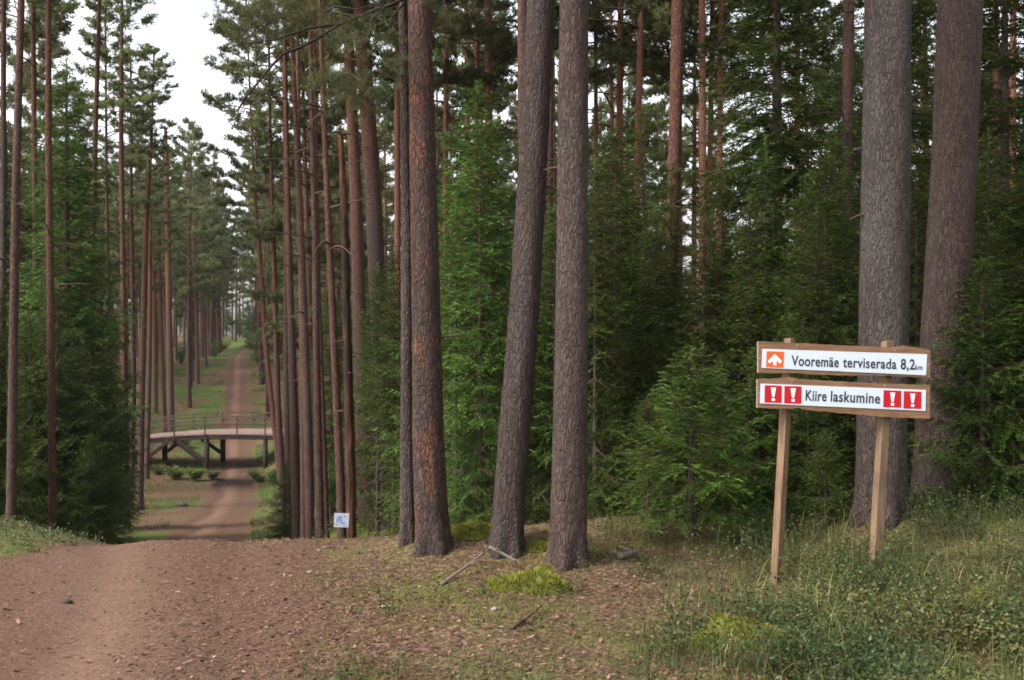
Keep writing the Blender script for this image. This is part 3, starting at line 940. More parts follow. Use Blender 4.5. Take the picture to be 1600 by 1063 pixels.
# ---- left side of the track
left = [
    ("grey pine trunk at the photo's left edge", [(3, 800, 10), (4, 400, 9), (3, 150, 8)], 15, 'bark_grey', 19),
    ("dark red pine, nearest tall trunk left of the track", [(17, 815, 15), (20, 530, 13), (23, 250, 12), (31, 0, 10)], 13.2, 'bark_brown', 20),
    ("red pine a little right of the dark red pine at the left edge", [(82, 800, 12), (78, 490, 11), (74, 250, 10), (73, 0, 8)], 15.2, 'bark_rust', 20),
    ("thin pine between the two red pines on the left", [(58, 760, 9), (53, 300, 8), (49, 0, 7)], 24, 'bark_brown', 20),
    ("pine rising through the tall dark spruce left of the track", [(142, 760, 9), (145, 420, 8), (150, 200, 8), (157, 0, 5)], 26, 'bark_rust', 21),
    ("slim orange pine right of the tall dark spruces, left of the bridge", [(198, 770, 10), (195, 620, 9), (188, 200, 7), (189, 0, 4)], 31, 'bark_rust', 19),
    ("dark-footed pine in front of the left end of the footbridge", [(219, 796, 10), (221, 640, 10), (228, 355, 8), (236, 240, 5)], None, 'bark_brown', 18),
    ("grey slim pine left of the dark-footed pine by the bridge", [(205, 770, 7), (209, 590, 7), (205, 400, 6)], 39, 'bark_grey', 18),
    ("thinner pine standing just behind the bridge railing", [(257, 666, 8), (254, 600, 8), (247, 340, 6), (238, 270, 5)], 68, 'bark_rust', 17),
    ("thicker pine right of the thin pine behind the bridge railing", [(269, 690, 10), (266, 600, 10), (261, 294, 8), (258, 200, 5)], 63, 'bark_brown', 19),
    ("pine at the left edge of the grassy clearing beyond the bridge", [(243, 640, 8), (240, 420, 7), (236, 300, 5)], 74, 'bark_rust', 18),
    ("pine at the top of the grassy slope, leftmost of the far group", [(301, 564, 11), (301, 450, 10), (300, 370, 8)], 112, 'bark_brown', 19),
    ("thick dark pine at the top of the grassy slope beside the track", [(316, 556, 12), (316, 450, 11), (318, 340, 8)], 118, 'bark_brown', 21),
    ("pale slim pine right of the thick dark pine at the slope's top", [(330, 552, 6), (332, 450, 5)], 124, 'bark_rust', 17),
    ("pine behind the spruces, thin grey, left of the slim orange pine", [(172, 760, 7), (170, 500, 6), (168, 300, 5)], 36, 'bark_grey', 19),
    ("slim pine directly left of the thin pine behind the railing", [(230, 690, 8), (233, 500, 7), (232, 330, 5)], 52, 'bark_brown', 18),
]
for i, (lb, pt, Y, mt, H) in enumerate(left):
    traced_pine(lb, pt, H, Y, mt, i + 1, cscale=[.9, .9, .8, .9, .7, .6, .45, .6, .6, .65, .7, .8, .8, .7, .7, .6][i], seed=80 + i, group="pines left of the track", dead=9)

# ---- the crowd of pines beyond, each a tree of its own
rg = np.random.default_rng(5)
placed = []
def spread(n, fu, fy, ok, dmin):
    out = []; tries = 0
    while len(out) < n and tries < 6000:
        tries += 1
        y = fy(); u = fu(y)
        x = float(track_x(y)) + u
        if not ok(x, y): continue
        if any((x - a) ** 2 + (y - b) ** 2 < dmin ** 2 for a, b in placed): continue
        placed.append((x, y)); out.append((x, y))
    return out

inview = lambda x, y: abs(x / y) < .56
for i, (x, y) in enumerate(spread(74, lambda y: -(5.6 if y < 72 else 4.0 if y > 84 else 6.5) - 22 * rg.uniform(0, 1) ** 1.6 - max(0, 3 - abs(y - 55) * .15), lambda: rg.uniform(36, 165), lambda x, y: -.56 < x / y, 2.5)):
    filler_pine(i, x, y, "slim pine in the stand left of the track around and beyond the footbridge", "far pines left of the track", rg.uniform(.84, 1.06) + .002 * max(0, y - 75))
for i, (px, Y, sc) in enumerate([(296, 78, 1.14), (309, 91, 1.12), (322, 104, 1.1), (336, 128, 1.2), (345, 140, 1.15)]):
    x = (px - 800.) / F * Y; placed.append((x, Y))
    filler_pine(i, x, Y, "slim pine in the stand left of the track around and beyond the footbridge", "far pines left of the track", sc)
for i, (px, Y, sc) in enumerate([(418, 72, 1.2), (409, 90, 1.2), (404, 108, 1.22), (400, 130, 1.25)]):
    x = (px - 800.) / F * Y; placed.append((x, Y))
    filler_pine(i + 2, x, Y, "slim pine crowding the right side of the track beyond the near row", "far pines right of the track", sc)
for i, (x, y) in enumerate(spread(54, lambda y: 2.4 + 12 * rg.uniform(0, 1) ** 1.5, lambda: rg.uniform(30, 165), inview, 2.4)):
    filler_pine(i + 2, x, y, "slim pine crowding the right side of the track beyond the near row", "far pines right of the track", rg.uniform(.84, 1.06) + .002 * max(0, y - 75))
for i, (x, y) in enumerate(spread(84, lambda y: rg.uniform(10, 100), lambda: rg.uniform(34, 105), lambda x, y: -.1 < x / y < .58 and (y > 62 or not (.125 < x / y < .155 or .20 < x / y < .255)), 4.0)):
    filler_pine(i + 1, x, y, "distant pine glimpsed between the near trunks of the right-hand wood", "distant pines in the right-hand wood", rg.uniform(.8, 1.0))
for i, (x, y) in enumerate(spread(66, lambda y: (rg.uniform(2.0, 14) if rg.uniform() < .45 else -rg.uniform(2.2, 18)) if y < 200 else rg.uniform(-30, 26), lambda: rg.uniform(128, 250), inview, 3.0)):
    filler_pine(i + 3, x, y, "far pine closing the view at the end of the track", "far pines at the track's end", rg.uniform(1.0, 1.3))

# ------------------------------------------------------------------ spruces
def px_x(px, y): return (px - 800.) / F * y
near_sp = [
    # kind, i, px, Y, h, label
    ('mid', 0, 745, 12.5, 5.6, "spruce between the orange-patched pine and the leaning dark pine"),
    ('mid', 1, 955, 13.5, 5.0, "dark spruce right of the straight grey-mauve pine"),
    ('big', 0, 1214, 12.6, 8.8, "tall dark spruce reaching the sky above the trail sign"),
    ('big', 1, 1410, 14.5, 9.0, "tall spruce showing between the two thick pines behind the sign"),
    ('big', 2, 1570, 11.5, 7.5, "dark spruce filling the right edge beyond the sign"),
    ('mid', 2, 1290, 10.4, 3.7, "bushy spruce close behind the left part of the trail sign"),
    ('mid', 0, 1150, 10.8, 2.5, "spruce between the sapling and the left post of the sign"),
    ('small', 0, 1535, 8.6, 2.2, "low spruce with pale shoots right of the sign"),
    ('small', 1, 1470, 9.4, 2.0, "small spruce at the foot of the dark brown pine"),
    ('mid', 1, 1640, 9.0, 4.2, "spruce whose boughs reach in at the right edge"),
    ('mid', 2, 700, 16.5, 4.0, "spruce close behind the orange-patched pine"),
    ('mid', 0, 862, 17.0, 4.6, "spruce in the gap between the leaning and the grey-mauve pine"),
    ('big', 2, 1010, 18.0, 5.0, "spruce deep in the wood left of the lone red-brown pine"),
    ('big', 0, 1130, 20.0, 4.6, "spruce below the open sky gap in the right-hand wood"),
    ('mid', 1, 615, 19.0, 5.4, "spruce behind the dark grey pine in the track row"),
    ('mid', 2, 575, 24.0, 6.0, "spruce behind the dead snag"),
    ('mid', 0, 520, 28.0, 6.2, "spruce in the gap of the track row behind the notice"),
    ('big', 1, 800, 23.0, 5.5, "spruce deep in the wood behind the leaning pine"),
    ('big', 0, 1330, 18.5, 8.6, "deep spruce behind the slim brown pine near the sign"),
    ('big', 2, 1500, 18.0, 8.4, "deep spruce behind the dark brown pine"),
    ('mid', 1, 1060, 14.5, 3.2, "spruce at the foot of the lone red-brown pine"),
    ('small', 0, 1235, 9.2, 1.9, "little spruce behind the left sign post"),
    ('big', 1, 910, 26.0, 5.6, "deep spruce far behind the grey-mauve pine"),
    ('mid', 2, 990, 11.2, 3.0, "short dark spruce left of the bright sapling"),
    ('small', 1, 445, 24.5, 1.9, "dark low spruce bush at the edge of the track row"),
    ('small', 1, 942, 10.0, 1.5, "knee-high spruce at the right foot of the grey-mauve pine"),
    ('small', 0, 1040, 9.6, 1.4, "low spruce behind the bright sapling, below the lone red-brown pine"),
    ('small', 1, 1128, 9.3, 1.5, "low spruce just right of the bright green sapling"),
    ('small', 0, 1185, 9.0, 1.6, "low spruce touching the left post of the sign from behind"),
    ('small', 1, 1262, 8.7, 1.3, "low spruce between the sign's posts, nearer one"),
    ('small', 0, 1325, 9.4, 1.7, "low spruce between the sign's posts, farther one by the silvery pine"),
    ('small', 1, 725, 10.6, 1.4, "low spruce between the patched and the leaning pine near the moss"),
    ('small', 0, 838, 10.8, 1.3, "low spruce between the leaning pine and the grey-mauve pine"),
    ('small', 1, 985, 10.4, 1.7, "low spruce bush left of the small sapling"),
    ('small', 0, 655, 14.0, 2.4, "small spruce low behind the orange-patched pine"),
]
for i, (k, j, px, Y, h, lb) in enumerate(near_sp):
    spruce(k, j, px_x(px, Y), Y, h, lb, None, 'spruce_tree', 'spruce', 'spruces in the right-hand wood')
left_sp = [
    ('big', 0, 104, 20.5, 10.0, "tallest dark spruce left of the track"),
    ('big', 1, 128, 23.0, 8.6, "tall spruce right of the tallest one, left of the track"),
    ('mid', 0, 40, 16.5, 3.8, "bushy spruce in front at the left edge"),
    ('mid', 1, 108, 17.2, 3.5, "full low spruce in front of the tallest left spruce"),
    ('mid', 2, 148, 20.0, 4.2, "spruce at the right end of the left thicket"),
    ('mid', 1, -30, 14.5, 4.2, "spruce cut by the photo's left edge"),
    ('mid', 2, 90, 16.5, 4.4, "spruce between the two red pines at the left edge"),
    ('big', 2, 60, 25.0, 9.5, "tall spruce behind the two red pines at left"),
    ('big', 0, 10, 22.0, 9.0, "tall dark spruce behind the trunk at the left edge"),
    ('small', 0, 172, 17.5, 1.9, "small spruce in front of the bridge's left end"),
    ('small', 1, 140, 16.0, 1.9, "lowest spruce at the grassy edge of the left thicket"),
    ('mid', 0, 160, 30.0, 6.0, "spruce behind the slim orange pine, left of the bridge"),
]
for i, (k, j, px, Y, h, lb) in enumerate(left_sp):
    spruce(k, j, px_x(px, Y), Y, h, lb, None, 'spruce_tree', 'spruce', 'spruces left of the track')
spruce('sapling', 0, px_x(1080, 8.1), 8.1, 1.55, "bright green spruce sapling with a bare thin stem, left of the sign", .4, 'spruce_sapling', 'sapling', None, 1.35)
spruce('sapling', 1, px_x(1012, 8.9), 8.9, 1.15, "small spruce sapling at the left of the bright green one", 1.4, 'spruce_sapling', 'sapling')
spruce('sapling', 1, px_x(1290, 8.0), 8.0, .8, "low spruce sapling between the two sign posts", 2.4, 'spruce_sapling', 'sapling')
k = 0
for (x, y) in spread(74, lambda y: rg.uniform(8, 82), lambda: rg.uniform(20, 82), lambda x, y: -.12 < x / y < .58, 3.0):
    spruce('big', k, x, y, rg.uniform(.55, .9) * (2.5 + .155 * y), "spruce in the dim understorey deep in the right-hand wood", None, 'spruce_tree', 'spruce', 'deep understorey spruces'); k += 1
for (x, y) in spread(26, lambda y: -rg.uniform(8, 24), lambda: rg.uniform(34, 150), lambda x, y: -.56 < x / y, 3):
    spruce('big', k, x, y, rg.uniform(2.5, 8), "spruce under the pines on the far left slope", None, 'spruce_tree', 'spruce', 'spruces on the far left slope'); k += 1
for (x, y) in spread(18, lambda y: rg.uniform(3, 14), lambda: rg.uniform(45, 165), inview, 3):
    spruce('big', k, x, y, rg.uniform(2.5, 8), "spruce under the pines right of the far track", None, 'spruce_tree', 'spruce', 'spruces right of the far track'); k += 1
for (x, y) in spread(46, lambda y: rg.uniform(-34, 34), lambda: rg.uniform(178, 250), inview, 3):
    spruce('big', k, x, y, rg.uniform(7, 15), "spruce in the wood at the end of the track", None, 'spruce_tree', 'spruce', "spruces at the track's end"); k += 1


# thin shaded spruce poles, bare and twiggy below, between the trunks
SPRUCE['pole'] = [(5.0, spruce_crown_mesh(280 + i, 5.0, .95, 2.3 - i * .5, SPM, .05, .056, .013, .17, thin=1.5)) for i in range(3)]
STEM['pole'] = [straight_trunk_mesh(380 + i, 5.0, .042, M['bark_spruce'], 8, 0, lean=0.0)[0] for i in range(3)]
for i, (px, Y, h) in enumerate([(712, 11.2, 3.8), (728, 13.0, 4.6), (750, 10.6, 4.4), (770, 14.0, 4.5), (852, 12.0, 4.2), (866, 10.6, 3.4), (930, 10.0, 3.6), (944, 12.2, 4.6),
        (962, 10.8, 4.2), (975, 13.0, 4.4), (1005, 12.0, 4.8), (1022, 10.4, 3.2), (1048, 11.4, 3.8), (1100, 10.2, 3.2), (1128, 11.8, 4.0), (1172, 10.0, 3.2), (1196, 11.5, 4.2),
        (1258, 10.8, 3.6), (1276, 9.6, 3.0), (1305, 11.5, 4.4), (1432, 9.8, 3.4), (1545, 10.5, 4.0), (1590, 9.4, 3.2), (660, 15.0, 4.5), (590, 17.0, 4.8), (615, 14.5, 4.0)]):
    spruce('pole', i, px_x(px, Y), Y, h, "thin shaded spruce pole with bare twigs, growing among the right-hand trunks", None, 'spruce_tree', 'spruce', 'thin spruce poles in the right-hand wood')

# ------------------------------------------------------------------ deciduous shrubs in the valley and at the far crest
def shrub_mesh(seed, h=1.0, r=.7, n=900, leaf=.075, mat='shrub_leaf', loose=.5):
    rg2 = np.random.default_rng(seed); mb = MB()
    TP = []; TT = []
    for i in range(16):
        a = rg2.uniform(0, 6.28); out = rg2.uniform(.15, 1) * r; hh = h * rg2.uniform(.5, 1.05)
        s = np.linspace(0, 1, 6)
        pts = np.stack([np.cos(a) * out * s ** 1.3, np.sin(a) * out * s ** 1.3, hh * s * (1 - .15 * s)], -1)
        add_tube(mb, pts, .012 * (1 - .7 * s), 4, 0, cap=False)
        m_ = n // 16
        q = rg2.uniform(.25, 1.05, m_)
        P = np.stack([np.interp(q, s, pts[:, c]) for c in range(3)], -1) + rg2.normal(0, .12 * loose * 2 * r, (m_, 3)) * [1, 1, .6]
        TP.append(P); TT.append(np.clip(rg2.uniform(.2, .8) + rg2.normal(0, .15, m_), 0, 1))
    P = np.concatenate(TP); T = np.concatenate(TT)
    P[:, 2] = np.maximum(P[:, 2], .03)
    D = unit(rg2.normal(0, 1, P.shape) * [1, 1, .5])
    blades(mb, P, D, leaf * rg2.uniform(.7, 1.4, len(P)), leaf * .6, unit(np.cross(D, rg2.normal(0, .5, P.shape) + [0, 0, 1.])), 1, T)
    return mb.mesh("foliage", [M['twig'], M[mat]])

SHRUB = [shrub_mesh(500 + i, *a) for i, a in enumerate([(.9, .9, 1500, .11), (1.3, .8, 1300, .11), (2.6, .7, 1200, .12)])]
shrubs = [
    (248, 742, 0, .7, "leafy shrub under the left trestle of the footbridge"), (275, 750, 0, .9, "low shrub in front of the bridge's braces"),
    (305, 752, 0, .85, "low shrub before the middle bridge post"), (332, 750, 0, .65, "small shrub left of the wet patch on the track"),
    (404, 754, 0, .8, "low green shrub right of the wet patch on the track"), (425, 758, 1, .75, "shrub beside the right bridge post"),
    (287, 700, 1, .8, "shrub on the bank behind the bridge"), 
    (300, 566, 2, 1.3, "yellowish leafy sapling at the left of the far crest"), (335, 560, 2, 1.0, "dark leafy bush at the left of the far crest"),
    (283, 572, 2, 1.2, "yellow-green bush under the far pines"), (388, 536, 2, 1.5, "pale green young tree where the far track vanishes"),
    (346, 549, 1, 1.6, "low yellow-green bush on the far crest"), (412, 600, 1, 1.4, "bush right of the track on the far slope"), (407, 570, 1, 1.3, "bush right of the track near the far crest"),
    (242, 600, 2, .9, "yellow leafy sapling by the pines beyond the bridge"), (240, 575, 2, .9, "upper yellow leafy sapling by the clearing's edge"),
    (3, 790, 1, .8, "yellow-leaved shrub at the left edge by the grass"),
]
for px, py, i, s, lb in shrubs:
    x, y = ground_hit(px, py, 9.0 if px < 100 else 20.0)
    y = min(y, 230); x = px_x(px, y)
    o = empty('leafy_shrub', (x, y, gz(x, y) - .02), lb, 'shrub', 'shrubs along the far track' if px > 10 else None, RNG.uniform(0, 6.28))
    o.scale = (s, s, s)
    put("foliage", SHRUB[i], o)

# ------------------------------------------------------------------ the long bough across the top left, grown from the patched pine
def near_bough():
    Yb = C_Y
    px = [(648, -30), (620, 5), (590, 14), (560, 27), (530, 38), (500, 58), (470, 74), (440, 86), (420, 108), (400, 133), (385, 150), (372, 172)]
    org = np.array(C_root.location)
    pts = np.array([at_depth(a, b, Yb + .05 + .4 * math.sin(i * .45)) for i, (a, b) in enumerate(px)]) - org
    s = np.linspace(0, 1, len(pts))
    mb = MB()
    add_tube(mb, pts, .013 * (1 - .75 * s) + .003, 8, 0)
    rg2 = np.random.default_rng(77)
    def sub(p_list, r=.010):
        P = np.array([at_depth(a, b, Yb + d) for a, b, d in p_list]) - org
        add_tube(mb, P, np.linspace(r, .003, len(P)), 6, 0)
        return P
    subs = [sub([(560, 27, .5), (520, 20, .7), (480, 14, .9), (430, 30, 1.0), (400, 50, 1.1), (360, 75, 1.2)]),
            sub([(600, 10, .3), (560, -10, .5), (500, -20, .8), (440, 5, 1.0), (390, 12, 1.1), (350, 20, 1.2)]),
            sub([(530, 38, .5), (480, 45, .3), (430, 62, .4), (390, 68, .5), (356, 75, .4)]),
            sub([(640, -5, .1), (600, 12, -.2), (582, 30, -.3), (578, 60, -.3)]),
            sub([(636, 0, .2), (618, 20, .1), (606, 34, 0)]),
            sub([(510, 18, .6), (525, 10, .4), (560, 15, .2), (620, -6, .2)])]
    TP = []; TD = []
    def cl(px0, py0, sx, sy, n, d=.8):
        P = np.array([at_depth(px0, py0, Yb + d)]) - org + np.stack([rg2.normal(0, sx / F * Yb, n), rg2.normal(0, .25, n), rg2.normal(0, sy / F * Yb, n)], -1)
        TP.append(P); TD.append(unit(rg2.normal(0, .8, (n, 3)) + [-.2, 0, .35]))
    cl(400, 28, 24, 13, 130); cl(445, 30, 26, 14, 150); cl(380, 55, 14, 8, 55); cl(480, 25, 20, 12, 70); cl(360, 55, 8, 12, 24)
    cl(520, 45, 16, 8, 50); cl(555, 70, 20, 10, 60, .2); cl(535, 125, 22, 10, 80, .2); cl(565, 150, 20, 12, 80, .2); cl(510, 140, 16, 14, 60, .3)
    cl(600, 55, 14, 12, 40, 0); cl(620, 110, 12, 8, 30, 0); cl(700, 40, 16, 10, 40, .2)
    P = np.concatenate(TP); D = np.concatenate(TD)
    nb = 16
    T = np.repeat(np.clip(.35 + rg2.normal(0, .18, len(P)), 0, 1), nb)
    P = np.repeat(P, nb, 0)
    D = unit(np.repeat(D, nb, 0) + rg2.normal(0, .55, P.shape))
    blades(mb, P, D, rg2.uniform(.05, .085, len(P)), .0042, unit(np.cross(D, rg2.normal(0, 1, P.shape))), 1, T)
    mb.build("bough", [M['dark_twig'], M['needle_pine']], C_root)
near_bough()


# ------------------------------------------------------------------ footbridge
def footbridge():
    Yb = 55.0
    root = empty('footbridge', (px_x(330, Yb), Yb, gz(px_x(330, Yb), Yb)), "wooden footbridge with thin railings arching over the dirt track in the valley", 'footbridge')
    org = np.array(root.location)
    k = Yb / F
    def P(px, py, dy=0.0):
        return np.array([(px - 800.) * k, Yb + dy, EYE - (py - 531.5) * k]) - org
    W = 3.3                                   # deck width, away from the viewer
    deck_line = [(120, 697), (170, 692), (228, 687), (270, 683), (320, 680.5), (370, 680), (415, 681), (450, 682.5), (500, 684)]
    def dl(px): return np.interp(px, [a for a, b in deck_line], [b for a, b in deck_line])
    # the deck: cross planks
    mb = MB()
    x = 120.
    pw = .15 / k
    while x < 495:
        a = P(x + .3, dl(x) - 1.2); b = P(x + pw - .3, dl(x + pw) - 1.2)
        mid = (a + b) / 2
        ang = math.atan2(b[2] - a[2], b[0] - a[0])
        rot = Matrix.Rotation(-ang, 3, 'Y')
        box(mb, mid + np.array([0, W / 2, RNG.normal(0, .006)]), (np.linalg.norm(b - a), W + RNG.normal(0, .03), .05), rot)
        x += pw
    mb.build("deck", [M['deck_wood']], root, False)
    # two stringers under it
    for dy in (.12, W - .12):
        mb = MB()
        for (a, b) in zip(deck_line[:-1], deck_line[1:]):
            beam(mb, P(a[0], a[1] + 3.4, dy), P(b[0], b[1] + 3.4, dy), .16, .24)
        mb.build("beam", [M['bridge_wood']], root, False)
    # trestle posts
    for px in (226, 322, 414):
        for dy in (.1, W - .1):
            top = P(px, dl(px) + 4.6, dy)
            xw = top[0] + org[0]
            bz = gz(xw, Yb + dy) - org[2] - .3
            mb = MB()
            add_tube(mb, np.array([[top[0], top[1], bz], [top[0], top[1], (bz + top[2]) / 2], [top[0], top[1], top[2]]]), .15 if px != 414 else .13, 10)
            mb.build("post", [M['bridge_wood']], root)
        mb = MB()
        beam(mb, P(px, dl(px) + 5.6, -.15), P(px, dl(px) + 5.6, W + .15), .14, .12)
        mb.build("crossbeam", [M['bridge_wood']], root, False)
    # diagonal braces
    for a, b in (((229, 716), (263, 690)), ((318, 718), (278, 690)), ((312, 722), (268, 688))):
        for dy in ((.0, W) if a[0] != 312 else (.35,)):
            mb = MB()
            beam(mb, P(a[0], a[1], dy), P(b[0], b[1], dy), .15, .2)
            mb.build("brace", [M['bridge_wood']], root, False)
    # railings, front and back
    for dy in (.02, W - .02):
        for px in (190, 232, 272, 320, 370, 414, 452):
            d = dl(px)
            mb = MB()
            beam(mb, P(px, d + 3, dy), P(px, d - 29.5, dy), .07, .07, up=(0, 1, 0))
            mb.build("railing_post", [M['rail_wood']], root, False)
        for h, th in ((28.5, .05), (17, .045)):
            mb = MB()
            xs = [150, 190, 232, 272, 320, 370, 414, 452, 480]
            for a, b in zip(xs[:-1], xs[1:]):
                beam(mb, P(a, dl(a) - h, dy + (-.05 if dy < .5 else .05)), P(b, dl(b) - h, dy + (-.05 if dy < .5 else .05)), .035, .085)
            mb.build("rail", [M['rail_wood']], root, False)
footbridge()


# ------------------------------------------------------------------ trail sign
def text_object(body, x0, x1, z0, z1, y, parent, mat, name="lettering", bold=.017):
    cu = bpy.data.curves.new(name, 'FONT')
    cu.body = body; cu.size = 1.0; cu.extrude = .02; cu.offset = bold
    cu.space_character = 1.08
    o = bpy.data.objects.new(name, cu); COL.objects.link(o)
    dg = bpy.context.evaluated_depsgraph_get()
    me = bpy.data.meshes.new_from_object(o.evaluated_get(dg))
    bpy.data.objects.remove(o)
    n = len(me.vertices)
    co = np.zeros(n * 3, np.float32); me.vertices.foreach_get("co", co); co = co.reshape(-1, 3)
    mn = co.min(0); mx = co.max(0)
    # heights are given for the capital letter: baseline 0 to cap height
    cap = .729
    X = x0 + (co[:, 0] - mn[0]) / (mx[0] - mn[0]) * (x1 - x0)
    Z = z0 + co[:, 1] / cap * (z1 - z0)
    Yv = y - (co[:, 2] - mn[2]) / (mx[2] - mn[2]) * .0012
    out = np.stack([X, Yv, Z], -1).astype(np.float32)
    me.vertices.foreach_set("co", out.ravel()); me.update()
    me.materials.clear(); me.materials.append(mat)
    return put(name, me, parent)


def slab(mb, outline, y0, y1, mat_face=0, mat_edge=1):
    """A flat shape in the x-z plane between depths y0 (front) and y1 (back)."""
    o = np.asarray(outline, float); n = len(o)
    c = o.mean(0)
    Vf = np.column_stack([o[:, 0], np.full(n, y0), o[:, 1]]); Vb = np.column_stack([o[:, 0], np.full(n, y1), o[:, 1]])
    j = np.arange(n); k = (j + 1) % n
    mb.add(np.concatenate([Vf, Vb]), np.stack([j, n + j, n + k, k], -1), mat_edge)
    for V, y, fl in ((Vf, y0, 0), (Vb, y1, 1)):
        m_ = n // 2
        # strip between the upper and the lower edge (outline runs along the top, then back along the bottom)
        top = np.arange(m_); bot = n - 1 - np.arange(m_)
        f = np.stack([top[:-1], bot[:-1], bot[1:], top[1:]], -1)
        mb.add(V, f if not fl else f[:, ::-1], mat_face)


def trail_sign():
    Y0 = 6.62
    px0, pz0 = 1320., 590.
    k = Y0 / F / 5.0                               # metres per pixel of the 5x tracing
    yaw = R(3.5)
    bx, by = px_x(px0, Y0), Y0
    root = empty('trail_sign', (bx, by, gz(bx, by)), "wooden trail sign of two white-faced boards on two posts", 'sign', None, yaw)
    zc = EYE - (pz0 - 531.5) * Y0 / F - root.location[2]
    def L(zx, zy): return np.array([(zx - 800.) * k, -(zy - 400.) * k + zc])
    def board(top, bot, mats):
        rg2 = np.random.default_rng(len(top) + 3)
        n = 60
        xs = np.linspace(top[0][0], top[-1][0], n)
        tz = np.interp(xs, [a for a, b in top], [b for a, b in top]) + fbm(xs * .02, xs * 0, 4, 3) * 9
        bz = np.interp(xs, [a for a, b in bot], [b for a, b in bot]) + fbm(xs * .02, xs * 0 + 9, 4, 3) * 9
        out = [L(a, b) for a, b in zip(xs, tz)] + [L(a, b) for a, b in zip(xs[::-1], bz[::-1])]
        mb = MB(); slab(mb, out, 0.0, .026)
        return mb.build("board", mats, root, False)
    def quad_plate(name, pts, y, th, mat, parent):
        mb = MB()
        o = [L(*pts[0]), L(*pts[1]), L(*pts[2]), L(*pts[3])]
        slab(mb, o, y - th, y, 0, 0)
        return mb.build(name, [mat], parent, False)
    BW = [M['board_wood'], M['board_edge']]
    up = board([(112, 116), (440, 132), (800, 152), (1040, 158), (1180, 168), (1290, 154), (1400, 166), (1486, 188)],
               [(106, 362), (400, 366), (620, 378), (800, 384), (1000, 384), (1240, 392), (1482, 402)], BW)
    tag(up, "upper board with the route name")
    lo = board([(106, 410), (300, 408), (370, 396), (440, 414), (760, 432), (1100, 450), (1484, 462)],
               [(102, 634), (390, 646), (420, 636), (500, 652), (800, 680), (1130, 712), (1478, 724)], BW)
    tag(lo, "lower board with the red warning squares")
    quad_plate("panel", [(144, 176), (1460, 220), (1450, 384), (138, 324)], -.0005, .004, M['panel'], up)
    quad_plate("panel", [(130, 446), (1450, 500), (1446, 664), (124, 600)], -.0005, .004, M['panel'], lo)
    yf = -.0050
    quad_plate("route_symbol", [(178, 194), (314, 199), (308, 322), (172, 317)], yf, .0012, M['orange'], up)
    # white arrow: a broad arrowhead with a short stem and notched arms
    mb = MB()
    cxs = 241.
    def tri(pts):
        V = np.array([[L(a, b)[0], yf - .0016, L(a, b)[1]] for a, b in pts])
        mb.poly(V, (L(cxs, 254)[0], yf - .0016, L(cxs, 254)[1]))
    tri([(cxs, 216), (cxs - 54, 268), (cxs - 44, 290), (cxs - 12, 266), (cxs - 12, 303), (cxs + 12, 304), (cxs + 12, 267), (cxs + 44, 292), (cxs + 54, 270)])
    mb.build("arrow", [M['white']], up, False)
    def text(body, ax, ay, bx_, by_, ch, par, bold=.017):
        # text from baseline point a to baseline point b, capital height ch (all in tracing pixels); follows the board's slope
        a = L(ax, ay); b = L(bx_, by_)
        o = text_object(body, 0, float(np.linalg.norm(b - a)), 0, ch * k, yf, par, M['ink'], "lettering", bold)
        o.location = (a[0], 0, a[1]); o.rotation_euler = (0, -math.atan2(b[1] - a[1], b[0] - a[0]), 0)
    text("Vooremäe", 372, 305, 748, 318, 82, up)
    text("terviserada", 782, 319, 1210, 334, 82, up)
    text("8,2", 1244, 335, 1358, 339, 84, up)
    text("km", 1362, 339, 1420, 341, 40, up, .008)
    text("Kiire", 484, 577, 650, 584, 84, lo)
    text("laskumine", 684, 585, 1078, 604, 86, lo)
    for (x0, y0, x1, y1) in ((162, 458, 296, 592), (318, 464, 453, 599), (1108, 500, 1250, 632), (1270, 508, 1412, 643)):
        q = quad_plate("warning_square", [(x0, y0), (x1, y0 + 5), (x1 - 1, y1 + 5), (x0 - 3, y1)], yf, .0012, M['red'], lo)
        cx = (x0 + x1) / 2; h = y1 - y0
        mb = MB()
        def pl(pts):
            V = np.array([[L(a, b)[0], yf - .0016, L(a, b)[1]] for a, b in pts]); mb.add(V, [list(range(len(pts)))])
        pl([(cx - 19, y0 + .14 * h), (cx - 8, y0 + .68 * h), (cx + 8, y0 + .68 * h), (cx + 21, y0 + .15 * h)])
        pl([(cx - 12, y0 + .75 * h), (cx - 12, y0 + .91 * h), (cx + 12, y0 + .92 * h), (cx + 12, y0 + .76 * h)])
        mb.build("exclamation_mark", [M['white']], lo, False)
    for par, pts in ((up, ((126, 250), (1472, 300), (420, 150), (1200, 190))), (lo, ((114, 520), (1466, 590), (380, 425), (1120, 466)))):
        for zx, zy in pts:
            mb = MB(); c = L(zx, zy)
            add_tube(mb, np.array([[c[0], .002, c[1]], [c[0], -.002, c[1]]]), .0055, 8)
            mb.build("screw", [M['steel']], par, False)
    # posts (behind the boards), each turned so that two of its faces show
    for (tx, ty, bx2, by2, w, rz, mat) in ((392, 96, 280, 2020, .057, .62, 'post_wood'), (1184, 118, 1082, 1890, .064, .25, 'post_wood_pale')):
        t = L(tx, ty); b = L(bx2, by2)
        zb = -.35
        b[0] = t[0] + (b[0] - t[0]) * (zb - t[1]) / (b[1] - t[1])
        n = 24
        mb = MB()
        zs = np.linspace(zb, t[1], n); xs = np.linspace(b[0], t[0], n)
        pr = np.array([[-1, -1], [-.85, -1], [.85, -1], [1, -.85], [1, .85], [.85, 1], [-.85, 1], [-1, .85]]) * w * .5
        c_, s_ = math.cos(rz), math.sin(rz)
        pr = np.stack([pr[:, 0] * c_ - pr[:, 1] * s_, pr[:, 0] * s_ + pr[:, 1] * c_], -1)
        wob = 1 + fbm(np.arange(n) * .3, np.zeros(n), int(tx), 2) * .12
